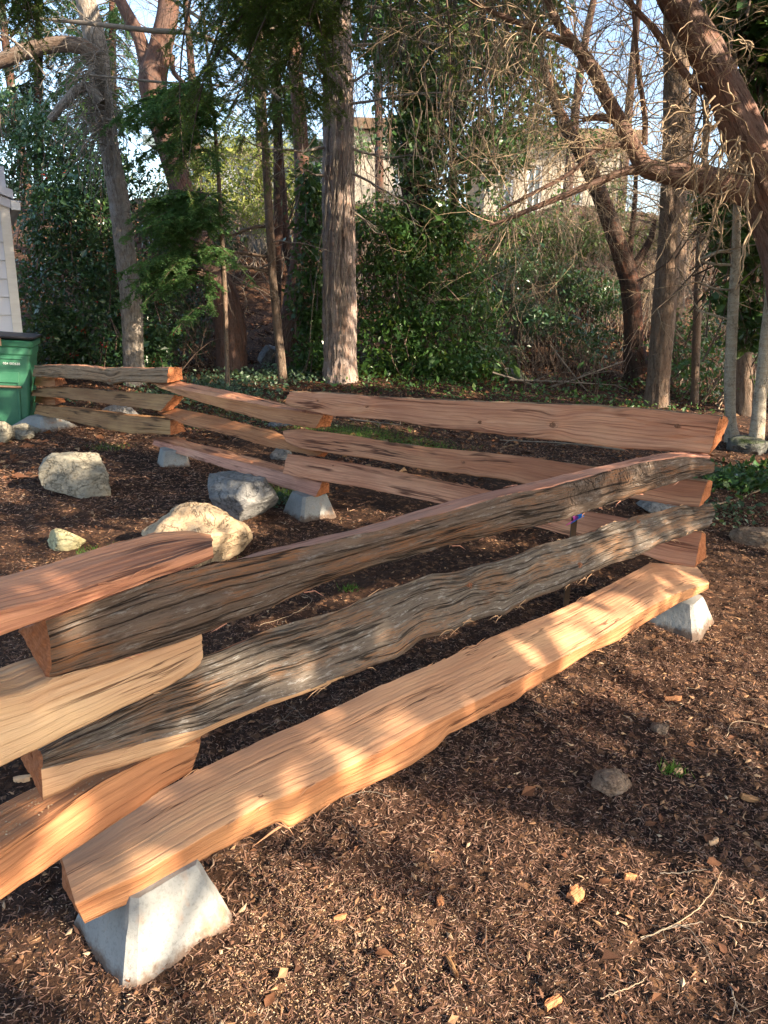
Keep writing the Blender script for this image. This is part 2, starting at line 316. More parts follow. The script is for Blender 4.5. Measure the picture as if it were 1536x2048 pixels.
# ------------------------------------------------------------------ split rails
def split_rail(label, A, B, edges, faces, seed, name='split_rail', group='split cedar rails of the zigzag fence', res=.012, amps=(.0028, .007), knots=(), ends=(1, 1), sawdust=0, splinters=(), wob=.0022, dz0=0.):
    """A,B: plan line. edges: loop of ('px', n, pts) / ('rel', k, dn, dz). faces[k] = material of the face from edge k to k+1 (+bulge, is bark)"""
    A = np.array(A, float); B = np.array(B, float); d = unit(B-A); nrm = np.array([d[1], -d[0]])
    if np.dot(nrm, -A) < 0: nrm = -nrm              # n points to the camera side
    E = []
    for e in edges:
        if e[0] == 'px':
            pts = []
            for (px, py) in e[2]:
                r = ray(px, py); o2 = A + nrm*e[1] - CAM[:2]
                t = np.dot(o2, nrm)/np.dot(r[:2], nrm); pts.append(CAM + r*t)
            E.append(np.array(pts))
        else: E.append(None)
    L = max(np.linalg.norm(p[-1]-p[0]) for p in E if p is not None); K = int(min(420, max(60, L/res)))
    G = [None]*len(E)
    for k, p in enumerate(E):
        if p is None: continue
        t = np.concatenate([[0], np.cumsum(np.linalg.norm(np.diff(p, axis=0), axis=1))]); t /= t[-1]; q = np.linspace(0, 1, K)
        c = np.stack([np.interp(q, t, p[:, a]) for a in range(3)], -1)
        ker = np.hanning(9); ker /= ker.sum(); pad = np.concatenate([np.repeat(c[:1], 4, 0), c, np.repeat(c[-1:], 4, 0)])
        cs = np.stack([np.convolve(pad[:, a], ker, 'valid') for a in range(3)], -1); cs[:3] = c[:3]; cs[-3:] = c[-3:]
        G[k] = cs
    for k, e in enumerate(edges):
        if e[0] == 'rel':
            dn = np.linspace(*e[2], K) if isinstance(e[2], tuple) else np.full(K, e[2]); dz = np.linspace(*e[3], K) if isinstance(e[3], tuple) else np.full(K, e[3])
            s_ = np.linspace(0, L, K); dn = dn*(1+.18*vn(s_*2.5, seed+k, 1.)); dz = dz*(1+.22*vn(s_*2.2, seed+k, 4.))
            G[k] = G[e[1]] + dn[:, None]*np.array([nrm[0], nrm[1], 0]) + dz[:, None]*np.array([0, 0, 1.])
    ne = len(G); cen = sum(g.mean(0) for g in G)/ne
    if dz0:
        for k in range(ne): G[k] = G[k] + np.array([0, 0, dz0])
    C = sum(G)/ne
    for k in range(ne):
        s_ = np.linspace(0, L, K); G[k] = G[k] + wob*(fbm(s_*14, seed*3.1+k, 2., 3)[:, None])*unit(G[k]-C)
    rows = []; fid = []; vv = []; v0 = 0.
    for k in range(ne):
        a, b_ = G[k], G[(k+1) % ne]; wdt = np.linalg.norm((b_-a), axis=1).mean(); m = max(3, int(wdt/(res*.75))); bul = faces[k][1] if isinstance(faces[k], tuple) else 0.
        out = unit((a+b_)/2 - C)
        for j in range(m):
            w_ = j/m; rows.append(a*(1-w_)+b_*w_ + out*bul*4*w_*(1-w_)); fid.append(k); vv.append(v0+wdt*w_)
        v0 += wdt
    R = np.stack(rows, 1); Lp = R.shape[1]; fid = np.array(fid); vv = np.array(vv)       # K x Lp x 3
    ta = np.gradient(R, axis=0); tb = np.roll(R, -1, 1) - np.roll(R, 1, 1); nn = unit(np.cross(ta, tb))
    if (nn*(R - C[:, None])).sum() < 0: nn = -nn
    isb = np.array([1. if (isinstance(faces[k], tuple) and len(faces[k]) > 2 and faces[k][2]) else 0. for k in fid])
    S = np.linspace(0, L, K)[:, None]; Vv = vv[None, :]
    U = np.broadcast_to(S, (K, Lp)).copy(); W = np.broadcast_to(Vv, (K, Lp)).copy()
    for (s0, w0, rad, amt) in knots:
        r2 = ((U-s0)/(rad*1.8))**2 + ((W-w0)/rad)**2; W = W + (W-w0)*amt*np.exp(-r2); 
    rf = amps[0]/.003; split = amps[0]*(fbm(U*1.3, W*36, seed, 4, .6)) + rf*(.0022*np.round(2.2*fbm(U*.9, W*11, seed+9, 2))/2.2 + .0012*fbm(U*9, W*9, seed+3., 3))
    rg = fbm(U*2.2, W*30, seed+5., 4, .62); barkd = amps[1]*(1-2.*np.abs(rg)) + .0015*fbm(U*16, W*30, seed+2., 2) + .003*fbm(U*2.2, W*5, seed+4., 2); gr_ = fbm(U*.55, W*8.5, seed+6., 3, .6); msk = np.clip(2.5*fbm(U*1.2, W*4, seed+7., 2)+.3, 0, 1); groove = np.exp(-(gr_/.045)**2)*msk; split = split - .0075*min(rf, 1.3)*groove; barkd = barkd - .008*np.exp(-(gr_/.07)**2)
    D = split*(1-isb)[None] + barkd*isb[None]
    for (s0, w0, rad, amt) in knots:
        r = np.sqrt(((U-s0)/(rad*1.3))**2 + ((Vv-w0)/rad)**2); D = D + (.35*rad)*np.exp(-r*r*1.6) - .28*rad*np.exp(-(r*2.8)**2)
    R = R + nn*D[..., None]
    uvg = np.stack([U + seed*3.7, W + seed*1.9], -1)
    # seam column
    R2 = np.concatenate([R, R[:, :1]], 1); uvlast = uvg[:, :1].copy(); uvlast[..., 1] = v0+seed*1.9; U2 = np.concatenate([uvg, uvlast], 1)
    fi = np.arange(K-1)[:, None]*(Lp+1) + np.arange(Lp)[None]
    Q = np.stack([fi, fi+1, fi+Lp+2, fi+Lp+1], -1); qf = np.broadcast_to(fid[None], (K-1, Lp))
    V = R2.reshape(-1, 3); UVf = U2.reshape(-1, 2)
    wood = [k for k in range(ne) if not (isinstance(faces[k], tuple) and len(faces[k]) > 2 and faces[k][2])]
    bk = [k for k in range(ne) if k not in wood]
    mats = []; 
    fm = {}
    for k in range(ne):
        mn = faces[k][0] if isinstance(faces[k], tuple) else faces[k]
        if mn not in mats: mats.append(mn)
        fm[k] = mn
        if isinstance(faces[k], tuple) and len(faces[k]) > 4 and faces[k][4] not in mats: mats.append(faces[k][4])
    def sub(nm, ks, parent=None):
        sel = np.isin(qf, ks); q = Q[sel]; ids = np.array([mats.index(fm[k]) for k in range(ne)])[qf[sel]]; srow = np.broadcast_to(np.linspace(0, L, K-1)[:, None], (K-1, Lp))[sel]
        for k in ks:
            if isinstance(faces[k], tuple) and len(faces[k]) > 4: ids = np.where((qf[sel] == k) & (srow > faces[k][3] + .08*vn(np.broadcast_to(vv[None], (K-1, Lp))[sel]*60, 0, 1.)), mats.index(faces[k][4]), ids)
        us, inv = np.unique(q, return_inverse=True)
        return mesh(nm, V[us]-origin, inv.reshape(q.shape), [M[x] for x in mats], ids, UVf[us])
    origin = C[K//2].copy()
    body = sub(name, wood if wood else list(range(ne))); body.location = origin; tag(body, label, 'fence rail', group)
    kids = []
    if bk and wood:
        o = sub('bark', bk); o.location = origin; kids.append(o)
    for ei, on in enumerate(ends):
        if not on: continue
        row = R[0 if ei == 0 else -1]; c = row.mean(0); ax = unit(C[0]-C[6]) if ei == 0 else unit(C[-1]-C[-7]); nr = 9
        rs = np.linspace(1, 0.04, nr); rg_ = c + (row[None]-c)*rs[:, None, None]
        e1 = unit(np.cross(ax, [0, 0, 1.])); e2 = np.cross(e1, ax); uu = (rg_-c)@e1; ww = (rg_-c)@e2
        jit = (.004*fbm(uu*50, ww*50, seed, 3) + .002)*(rs[:, None] < .99); rg_ = rg_ + ax*jit[..., None]
        Vc = rg_.reshape(-1, 3); ii = np.arange(nr-1)[:, None]*Lp + np.arange(Lp)[None]; jj = np.arange(nr-1)[:, None]*Lp + (np.arange(Lp)+1)[None] % Lp
        q = np.stack([ii, jj, jj+Lp, ii+Lp], -1).reshape(-1, 4); q2 = np.arange(Lp)+(nr-1)*Lp
        tri = np.stack([q2, np.roll(q2, -1), np.full(Lp, len(Vc))], -1); Vc = np.concatenate([Vc, (c+ax*.002)[None]])
        uvc = np.concatenate([np.stack([uu, ww], -1).reshape(-1, 2), [[0, 0]]]) + np.array([.06, -.09])
        o = mesh('cut_end', Vc-origin, [q, tri], M['end'], uv=uvc, smooth=False); o.location = origin; kids.append(o)
    # splinters and shreds along the edges
    r_ = np.random.default_rng(int(seed*10)+5)
    T = Tubes(); ns = int(L*18)
    for _ in range(ns):
        k = r_.integers(ne); s0 = r_.integers(5, K-12); g = G[k]; ln = r_.uniform(.015, .06); n_o = unit(g[s0]-C[s0]); dirv = unit(g[s0+5]-g[s0])*(1 if r_.random() < .5 else -1)
        p0 = g[s0] + n_o*.002; p1 = p0 + dirv*ln*.6 + n_o*ln*.12; p2 = p1 + dirv*ln*.4 + n_o*ln*.3*r_.uniform(-.2, 1) + np.array([0, 0, -ln*.15])
        T.add([p0-origin, p1-origin, p2-origin], [.0018, .0015, .0003], 4)
    for (px, py, n_, dx, dy, ln, th) in splinters:
        r = ray(px, py); o2 = A + nrm*n_ - CAM[:2]; t = np.dot(o2, nrm)/np.dot(r[:2], nrm); p0 = CAM + r*t
        dirv = np.array([d[0]*dx, d[1]*dx, dy])*ln; T.add([p0-origin, p0+dirv*.5+np.array([0, 0, .003])-origin, p0+dirv-origin], [th, th*.8, th*.15], 5)
    o = T.build('splinters', M[fm[wood[0]] if wood else 'brown']); o.location = origin; o['kind'] = 'stuff'; kids.append(o)
    for (s0, w0, rad, amt) in knots:
        kk = min(K-2, int(s0/L*(K-1))); jj = int(np.argmin(np.abs(vv-w0))); c = R[kk, jj]; nv = nn[kk, jj]; t1 = unit(ta[kk, jj]); t2 = np.cross(nv, t1)
        th = np.linspace(0, 2*pi, 20, endpoint=False); rr = np.array([1., .8, .55, .3, .05])*rad*.36; hh = np.array([-.002, .003, .0, .002, .001])*(rad/.04)+.001
        Vk = np.concatenate([c + nv*h_ + t1*(np.cos(th)*r0*1.4)[:, None]*(1+.22*np.sin(3*th+s0)+.18*np.sin(7*th+s0*5))[:, None] + t2*(np.sin(th)*r0)[:, None] for r0, h_ in zip(rr, hh)])
        ii = np.arange(4)[:, None]*20+np.arange(20)[None]; jj_ = np.arange(4)[:, None]*20+((np.arange(20)+1) % 20)[None]
        o = mesh('knot', Vk-origin, [np.stack([ii, jj_, jj_+20, ii+20], -1).reshape(-1, 4), np.arange(80, 100)[None]], M['knot'], uv=Vk[:, :2]*3); o.location = origin; kids.append(o)
    if sawdust:
        bm = []; tri = []
        top = R[:, fid == 0] if sawdust == 1 else R[:, (fid == ne-1)]
        nT = 380
        ks = r_.integers(3, K-3, nT); js = r_.integers(0, top.shape[1], nT); c = top[ks, js] + np.array([0, 0, .0015]); s_ = r_.uniform(.001, .003, nT)
        for a in range(4):
            ang = a*pi/2 + r_.random(nT); bm.append(c + np.stack([np.cos(ang)*s_, np.sin(ang)*s_, r_.uniform(0, .002, nT)], -1))
        Vs = np.stack(bm, 1).reshape(-1, 3); o = mesh('sawdust_specks', Vs-origin, np.arange(nT*4).reshape(-1, 4), M['sawdust']); o.location = origin; o['kind'] = 'stuff'; kids.append(o)
    adopt(body, *kids)
    print('RAIL', label[:38], 'L=%.2f' % L, 'z0:', [round(float(g[0, 2]), 3) for g in G], 'z1:', [round(float(g[-1, 2]), 3) for g in G])
    return body
M['knot'] = bark_mat('knot_wood', (.15, .06, .035), (.34, .16, .09), (.26, .10, .05), (.4, .22, .14), 40, 40, 0, .006, .3)
M['sawdust'] = island_mat('sawdust', [(0, (.45, .27, .14)), (.5, (.62, .42, .25)), (1, (.75, .58, .40))])

J0, J1, J2, J3, J4 = (-.50, 1.50), (1.46, 3.38), (-.56, 5.1), (-2.0, 6.55), (-3.72, 8.15)
BK = lambda m, b=.012: (m, b, 1)
# --- panel 1 : J0 -> J1 (nearest, right)
split_rail('long top rail with dark furrowed bark side, running from lower left to the right corner', J0, J1, [
    ('px', -.05, [(40, 1262), (120, 1236), (300, 1176), (400, 1142), (520, 1103), (598, 1086), (723, 1055), (852, 1016), (911, 1000), (1016, 975), (1185, 936), (1321, 907), (1410, 900)]),
    ('px', .06, [(91, 1240), (203, 1199), (298, 1167), (396, 1138), (520, 1113), (602, 1096), (653, 1086), (740, 1066), (852, 1037), (961, 1004), (1016, 990), (1097, 973), (1192, 949), (1304, 922), (1375, 909), (1421, 914)]),
    ('px', .07, [(95, 1364), (203, 1330), (305, 1299), (399, 1265), (520, 1222), (598, 1187), (668, 1160), (754, 1130), (852, 1103), (950, 1079), (1016, 1061), (1118, 1041), (1192, 1017), (1253, 997), (1321, 973), (1371, 959), (1427, 946)]),
    ('rel', 2, -.12, .055)],
    [('pink', .0), BK('bark_dark', .018), 'pink2', 'pink2'], 1.3, res=.008, amps=(.002, .005), ends=(1, 1))
split_rail('long middle rail of silvery grey bark with knotty bulges', J0, J1, [
    ('px', .0, [(73, 1500), (160, 1440), (280, 1370), (401, 1312), (520, 1268), (637, 1234), (754, 1187), (864, 1150), (911, 1144), (989, 1121), (1040, 1105), (1079, 1090), (1158, 1071), (1226, 1047), (1262, 1040), (1287, 1032), (1354, 1014), (1419, 1008)]),
    ('px', .075, [(83, 1540), (203, 1507), (298, 1482), (410, 1455), (520, 1408), (590, 1387), (707, 1340), (793, 1310), (844, 1270), (887, 1262), (950, 1233), (989, 1222), (1008, 1225), (1028, 1210), (1067, 1190), (1120, 1172), (1219, 1124), (1280, 1106), (1321, 1084), (1371, 1067), (1420, 1048)]),
    ('px', .055, [(85, 1598), (135, 1575), (169, 1551), (217, 1539), (288, 1519), (403, 1472), (520, 1414), (590, 1392), (707, 1345), (793, 1314), (844, 1275), (887, 1269), (950, 1239), (989, 1228), (1008, 1230), (1028, 1214), (1067, 1196), (1120, 1177), (1219, 1129), (1280, 1110), (1321, 1088), (1371, 1071), (1420, 1052)]),
    ('rel', 2, -.12, .06)],
    [BK('bark_grey', .024), ('tan', 0, 0, .75, 'bark_grey'), 'pink2', 'pink2'], 2.6, res=.008, amps=(.002, .004), knots=((1.33, .07, .035, .8), (1.98, .13, .03, .6), (2.42, .03, .03, .5)))
split_rail('long bottom rail of smooth bare peach wood resting on the near concrete block', J0, J1, [
    ('px', -.13, [(122, 1711), (217, 1653), (257, 1623), (311, 1589), (403, 1538), (520, 1482), (598, 1449), (657, 1422), (762, 1371), (832, 1344), (911, 1309), (989, 1273), (1120, 1219), (1206, 1176), (1253, 1152), (1300, 1125), (1392, 1133)]),
    ('px', .06, [(151, 1809), (210, 1778), (288, 1745), (372, 1694), (520, 1612), (640, 1562), (735, 1515), (872, 1440), (989, 1385), (1120, 1316), (1190, 1280), (1253, 1240), (1310, 1208), (1354, 1186), (1418, 1166)]),
    ('px', .055, [(169, 1846), (257, 1806), (305, 1778), (420, 1711), (520, 1660), (559, 1640), (579, 1656), (676, 1598), (754, 1562), (825, 1527), (872, 1494), (891, 1475), (893, 1468), (911, 1461), (989, 1422), (1032, 1400), (1047, 1387), (1120, 1344), (1185, 1302), (1233, 1284), (1260, 1264), (1304, 1237), (1354, 1208), (1416, 1178)]),
    ('rel', 0, -.01, -.07)],
    [('peach', .006), ('orange', .0), 'orange', 'pink2'], 3.9, res=.008, amps=(.0012, .008), knots=((.52, .235, .016, .9),),
    splinters=[(575, 1655, .05, .9, .0, .22, .006), (60+520, 1640, .05, -1, -.15, .12, .004), (1262, 1262, .05, .6, -.9, .05, .003), (300, 1590, -.1, .8, .4, .05, .002)])
# --- panel 0 : J0 -> off-frame left, towards the camera
dP0 = np.array([-.57, -.82]); A0 = np.array(J0) + dP0*-.32; B0 = np.array(J0) + dP0*1.5
split_rail('pink top rail from the left edge ending in front of the tan boulder', B0, A0, [
    ('px', -.09, [(-420, 1275), (0, 1157), (102, 1128), (203, 1096), (318, 1065), (382, 1062), (420, 1071)]),
    ('px', .05, [(-420, 1370), (0, 1222), (85, 1204), (237, 1155), (340, 1122), (424, 1092)]),
    ('px', .06, [(-420, 1445), (0, 1270), (88, 1240), (203, 1197), (305, 1158), (359, 1141), (427, 1115)]),
    ('rel', 2, -.12, .01)],
    [('rose', .004), ('rose', .0), 'pink2', 'pink2'], 4.4, res=.007, amps=(.002, .007), ends=(0, 1))
split_rail('middle rail of pale tan wood with wavy dark grain, cut off by the left edge', B0, A0, [
    ('rel', 1, -.10, .005),
    ('px', .04, [(-420, 1520), (0, 1395), (58, 1382), (88, 1366), (203, 1326), (300, 1292), (401, 1258)]),
    ('px', .05, [(-420, 1715), (0, 1534), (74, 1500), (183, 1443), (271, 1404), (338, 1372), (386, 1341), (401, 1326)]),
    ('rel', 2, -.10, .03)],
    [('tan', .0), ('tan', .006), 'tan', 'tan'], 5.7, res=.007, amps=(.0022, .007), ends=(0, 1))
split_rail('orange-brown rail dusted with sawdust, lowest of the three at the left edge', B0, A0, [
    ('px', -.11, [(-420, 1850), (0, 1613), (64, 1579), (170, 1530), (290, 1487), (396, 1444)]),
    ('px', .02, [(-420, 1960), (0, 1701), (102, 1633), (203, 1565), (305, 1511), (403, 1470)]),
    ('px', .05, [(-420, 2090), (0, 1797), (98, 1734), (203, 1660), (257, 1623), (320, 1580), (382, 1541)]),
    ('rel', 2, -.14, .0)],
    [('orange', .004), ('orange', .004), 'orange', 'orange'], 6.1, res=.007, amps=(.002, .007), ends=(0, 1), sawdust=1, knots=((1.62, .17, .014, .8), (1.48, .20, .010, .8)))
# --- panel 2 : J1 -> J2
split_rail('top rail with broad pink face, ending in an orange cut at the right corner', J1, J2, [
    ('px', .04, [(1441, 833), (1368, 828), (1263, 816), (1162, 811), (1016, 806), (838, 799), (730, 793), (629, 786), (578, 784)]),
    ('px', .06, [(1419, 908), (1341, 900), (1250, 897), (1118, 881), (1016, 872), (940, 862), (866, 855), (805, 843), (662, 832), (615, 822), (569, 811)]),
    ('rel', 1, -.13, .04), ('rel', 0, -.12, -.035)],
    [('rose', .004), ('peach', 0), 'orange', BK('bark_light', .01)], 7.2, res=.010, amps=(.004, .007), knots=((.80, .09, .055, .9), (1.25, .11, .03, .8), (2.1, .07, .045, .8), (2.55, .06, .05, .6), (.18, .05, .03, .5)),
    splinters=[(1370, 905, .05, .3, -.9, .05, .002), (1385, 905, .05, .1, -1, .04, .002), (615, 820, .05, .5, -.8, .05, .003)])
split_rail('middle rail of red-brown wood with greyed upper edge and pointed right end', J1, J2, [
    ('px', .0, [(1415, 962), (1373, 957), (1290, 945), (1206, 936), (1151, 929), (1077, 917), (1016, 911), (872, 898), (771, 884), (703, 872), (601, 859), (566, 862)]),
    ('px', .06, [(1399, 1013), (1354, 1010), (1304, 1003), (1253, 995), (1150, 985), (1060, 970), (1016, 959), (860, 940), (740, 916), (669, 907), (600, 897), (573, 884)]),
    ('rel', 1, -.13, .03), ('rel', 0, -.07, -.02)],
    [('pink2', .008), ('pink2', 0), 'orange', BK('bark_light', .0)], 8.5, res=.010, amps=(.004, .006), knots=((1.36, .07, .04, .8),))
split_rail('bottom rail of dull pink wood passing behind the steel stake', J1, J2, [
    ('px', -.02, [(1404, 1066), (1330, 1052), (1250, 1036), (1162, 1020), (1000, 985), (860, 956), (740, 932), (639, 917), (576, 908)]),
    ('px', .08, [(1390, 1134), (1341, 1127), (1294, 1113), (1220, 1092), (1138, 1071), (1010, 1038), (880, 1007), (740, 978), (639, 961), (603, 956), (567, 946)]),
    ('rel', 1, -.14, .01), ('rel', 0, -.05, -.02)],
    [('rose', .006), ('pink2', 0), 'orange', 'pink2'], 9.8, res=.010, amps=(.003, .006), knots=((2.45, .04, .014, .8),))
# --- panel 3 : J2 -> J3
split_rail('sharp-ridged top rail with pink upper face, sawn end below the big fir trunk', J2, J3, [
    ('px', -.10, [(668, 829), (640, 824), (567, 808), (520, 795), (454, 780), (370, 765), (344, 757), (301, 764)]),
    ('px', .02, [(645, 830), (544, 814), (440, 795), (355, 777), (319, 769), (298, 764)]),
    ('px', .05, [(630, 857), (535, 842), (448, 818), (400, 803), (352, 787), (318, 775)]),
    ('rel', 2, -.12, .0)],
    [('rose', 0), ('orange', -.006), 'pink2', 'pink2'], 10.3, res=.012, amps=(.003, .006))
split_rail('middle rail of orange tan wood, thin and splintered, between two pink rails', J2, J3, [
    ('px', -.07, [(662, 901), (600, 885), (550, 862), (472, 843), (400, 826), (352, 817), (316, 824)]),
    ('px', .04, [(627, 912), (538, 893), (460, 871), (370, 850), (335, 835), (315, 827)]),
    ('rel', 1, -.10, -.015),],
    [('orange', 0), 'orange', 'orange'], 11.6, res=.012, amps=(.004, .006))
split_rail('bottom rail of cracked reddish wood running down to the middle concrete block', J2, J3, [
    ('px', -.07, [(658, 965), (565, 932), (490, 912), (445, 899), (382, 884), (352, 873), (304, 876)]),
    ('px', .02, [(645, 966), (550, 941), (430, 912), (340, 888), (308, 880)]),
    ('px', .05, [(632, 994), (550, 970), (460, 940), (370, 911), (305, 889)]),
    ('rel', 2, -.12, .01)],
    [('pink2', .0), ('pink', .0), 'orange', 'pink2'], 12.9, res=.012, amps=(.004, .006))
# --- panel 4 : J3 -> J4
split_rail('grey weathered top rail with an open knothole, beside the green bin', J3, J4, [
    ('px', .02, [(338, 735), (300, 737), (227, 736), (208, 738), (156, 731), (69, 731)]),
    ('px', .05, [(335, 765), (290, 764), (247, 763), (227, 768), (182, 760), (130, 756), (66, 753)]),
    ('rel', 1, -.13, .02), ('rel', 0, -.12, .0)],
    [('bark_light', .006, 0), 'brown', 'brown', ('rose', 0)], 13.2, res=.014, amps=(.005, .005), knots=((1.02, .10, .06, .8),))
split_rail('flat brown middle rail with a dark bark end, near the green bin', J3, J4, [
    ('px', -.02, [(349, 790), (237, 783), (167, 777), (104, 774), (64, 781)]),
    ('px', .06, [(322, 822), (203, 806), (130, 797), (63, 792)]),
    ('rel', 1, -.10, .0), ('rel', 0, -.08, -.03)],
    [('brown', .0), 'brown', 'brown', BK('bark_dark', .01)], 14.5, res=.014, amps=(.003, .005))
split_rail('lowest rail of rough yellow-brown wood with splintered lower edge, near the green bin', J3, J4, [
    ('px', .03, [(341, 841), (234, 830), (130, 816), (74, 811)]),
    ('px', .05, [(341, 869), (260, 866), (208, 858), (130, 840), (68, 828)]),
    ('rel', 1, -.14, .01), ('rel', 0, -.12, .0)],
    [('brown', .0), 'orange', 'orange', 'brown'], 15.8, res=.014, amps=(.004, .005))
# --- panel 5 : beyond J4, only its two ends show
J5 = (J4[0]-1.5, J4[1]+2.0)
JE = (J4[0]+.30, J4[1]-.30)
for lab, y0, y1, sd in (('upper orange rail end stacked behind the green bin, below the knotty rail', 757, 773, 16.1), ('lower orange rail end stacked behind the green bin, above the lowest rail', 795, 809, 17.4)):
    split_rail(lab, JE, J5, [('px', -.01, [(110, y0), (94, y0-1), (62, y0-4)]), ('px', .05, [(111, y1), (94, y1), (62, y1-5)]), ('rel', 1, -.12, .02), ('rel', 0, -.1, .0)],
        ['orange', 'orange', 'orange', 'orange'], sd, res=.014, amps=(.004, .005))

# ------------------------------------------------------------------ concrete pier blocks
def concrete():
    m, nt, b = new_mat('cast_concrete'); n = N(nt); o = n.obj()
    a = n.noise(o, 5, 5, .6); d = n.noise(o, 120, 4, .7); v = n.vor(o, 70, 'F1', 'Distance')
    c = n.mix(n.ramp(a, [(.35, g3(0)), (.65, g3(1))]), (.22, .225, .22), (.31, .31, .295))
    c = n.mix(n.ramp(d, [(.36, g3(.6)), (.5, g3(0))]), c, (.17, .17, .165))
    c = n.mix(n.math('MULTIPLY', n.ramp(v, [(.05, g3(1)), (.12, g3(0))]), n.ramp(a, [(.5, g3(0)), (.6, g3(1))])), c, (.15, .14, .13))
    st = n.noise(n.scale(o, (1, 1, .6)), 9, 4, .6)
    c = n.mix(n.ramp(st, [(.60, g3(0)), (.72, g3(.7))]), c, (.30, .17, .10))
    sx = n.node('ShaderNodeSeparateXYZ'); nt.links.new(o, sx.inputs[0])
    sp = n.math('ADD', n.math('ADD', sx.outputs[2], .2), n.math('MULTIPLY', n.noise(o, 24, 4, .7), -.09))
    c = n.mix(n.ramp(sp, [(.165, g3(.85)), (.195, g3(0))]), c, (.09, .05, .03))
    nt.links.new(c, b.inputs['Base Color']); b.inputs['Roughness'].default_value = .9; b.inputs['Specular IOR Level'].default_value = .2
    nt.links.new(n.bump(n.math('SUBTRACT', d, n.math('MULTIPLY', v, .0)), .35, .004), b.inputs['Normal']); return m
M['concrete'] = concrete()
def pier(label, fc, rc, lc, top, tw, seed, sink=.05):
    """front, right and left bottom corner pixels; frustum with chamfered corners"""
    f, r, l = (on_z(*p, gz(*on_z(*p)[:2])) for p in (fc, rc, lc)); f[2] = r[2] = l[2] = 0
    ctr = (r+l)/2; e1 = unit(r-f); e2 = np.array([-e1[1], e1[0], 0]); hw = .5*(np.linalg.norm(r-f)+np.linalg.norm(l-f))/2; ctr = f + (e1+e2)*hw
    z0 = float(gz(ctr[0], ctr[1])); H = top - z0
    Vs = []; res = 14; nz = 16
    prof = []
    ch = .16
    for sx, sy in ((-1, -1), (1, -1), (1, 1), (-1, 1)):
        a = np.array([sx, sy], float); nx_ = np.array([-sy, sx], float)*1.
        # order: go counter-clockwise; two chamfer points per corner
        if sx*sy > 0: p1 = (sx, sy*(1-ch)) if (sx, sy) == (1, 1) else (sx, sy*(1-ch)); 
        prof.append((sx, sy))
    loop = []
    cs = [(-1, -1), (1, -1), (1, 1), (-1, 1)]
    for k in range(4):
        c0 = np.array(cs[k], float); pv = np.array(cs[k-1], float); nx2 = np.array(cs[(k+1) % 4], float)
        loop.append(c0 + unit(pv-c0)*ch); loop.append(c0 + unit(nx2-c0)*ch)
    pts = []
    for k in range(8):
        a, b_ = loop[k], loop[(k+1) % 8]; m = 3 if k % 2 == 0 else res
        for j in range(m): pts.append(a + (b_-a)*j/m)
    pts = np.array(pts); Ln = len(pts)
    for t in np.linspace(0, 1, nz):
        h = -sink + (H+sink)*t; w_ = tw + (hw*1.03-tw)*(1-h/H); w_ = w_*(1 if t < .97 else .985)
        Vs.append(np.concatenate([pts*w_, np.full((Ln, 1), h)], 1))
    for s_ in (.9, .6, .3, .02): Vs.append(np.concatenate([pts*tw*s_*.98, np.full((Ln, 1), H)], 1))
    V = np.concatenate(Vs); nr = nz+4
    V += .0014*np.stack([fbm(V[:, 0]*30+seed, V[:, 1]*30, V[:, 2]*30+k, 3) for k in range(3)], -1)
    ii = np.arange(nr-1)[:, None]*Ln+np.arange(Ln)[None]; jj = np.arange(nr-1)[:, None]*Ln+((np.arange(Ln)+1) % Ln)[None]
    q = np.stack([ii, jj, jj+Ln, ii+Ln], -1).reshape(-1, 4); R2 = np.stack([e1[:2], e2[:2]])
    V[:, :2] = V[:, :2] @ R2
    o = mesh('concrete_pier_block', V, q, M['concrete'], smooth=False); o.location = (ctr[0], ctr[1], z0)
    tag(o, label, 'concrete block', 'concrete pier blocks under the fence'); return o
pier('large pale concrete block in the foreground, sunlit on its right side', (255, 1990), (472, 1846), (128, 1848), .185, .088, 1)
pier('concrete block under the right-hand fence corner', (1392, 1281), (1428, 1244), (1268, 1262), .135, .085, 2)
pier('concrete block under the middle fence joint, right of the grey boulder', (603, 1045), (666, 1035), (560, 1022), .180, .095, 3)
pier('concrete block under the fence joint behind the grey-tan boulder', (322, 938), (370, 937), (286, 926), .200, .095, 4)
pier('concrete block partly hidden beside the green bin', (86, 866), (128, 859), (68, 846), .165, .095, 5)

# ------------------------------------------------------------------ boulders
M['st_tan'] = stone_mat('tan_stone', (.40, .29, .185), (.50, .38, .255), (.34, .24, .15))
M['st_grey'] = stone_mat('grey_stone', (.15, .15, .15), (.27, .265, .26), (.08, .08, .085))
M['st_warm'] = stone_mat('grey_tan_stone', (.21, .20, .165), (.33, .29, .22), (.14, .12, .09))
M['st_yel'] = stone_mat('yellow_stone', (.42, .37, .20), (.54, .48, .28), (.26, .22, .12))
M['st_moss'] = stone_mat('mossy_stone', (.20, .20, .19), (.33, .33, .31), (.12, .13, .11), .6, (.05, .08, .02))
M['st_dirt'] = stone_mat('dirty_stone', (.20, .13, .09), (.34, .25, .18), (.10, .06, .04), 3)
M['st_dmoss'] = stone_mat('dark_mossy_stone', (.10, .10, .095), (.18, .18, .17), (.06, .07, .05), .6, (.04, .06, .02))
M['st_pale'] = stone_mat('pale_stone', (.27, .25, .23), (.38, .36, .34), (.26, .23, .20))
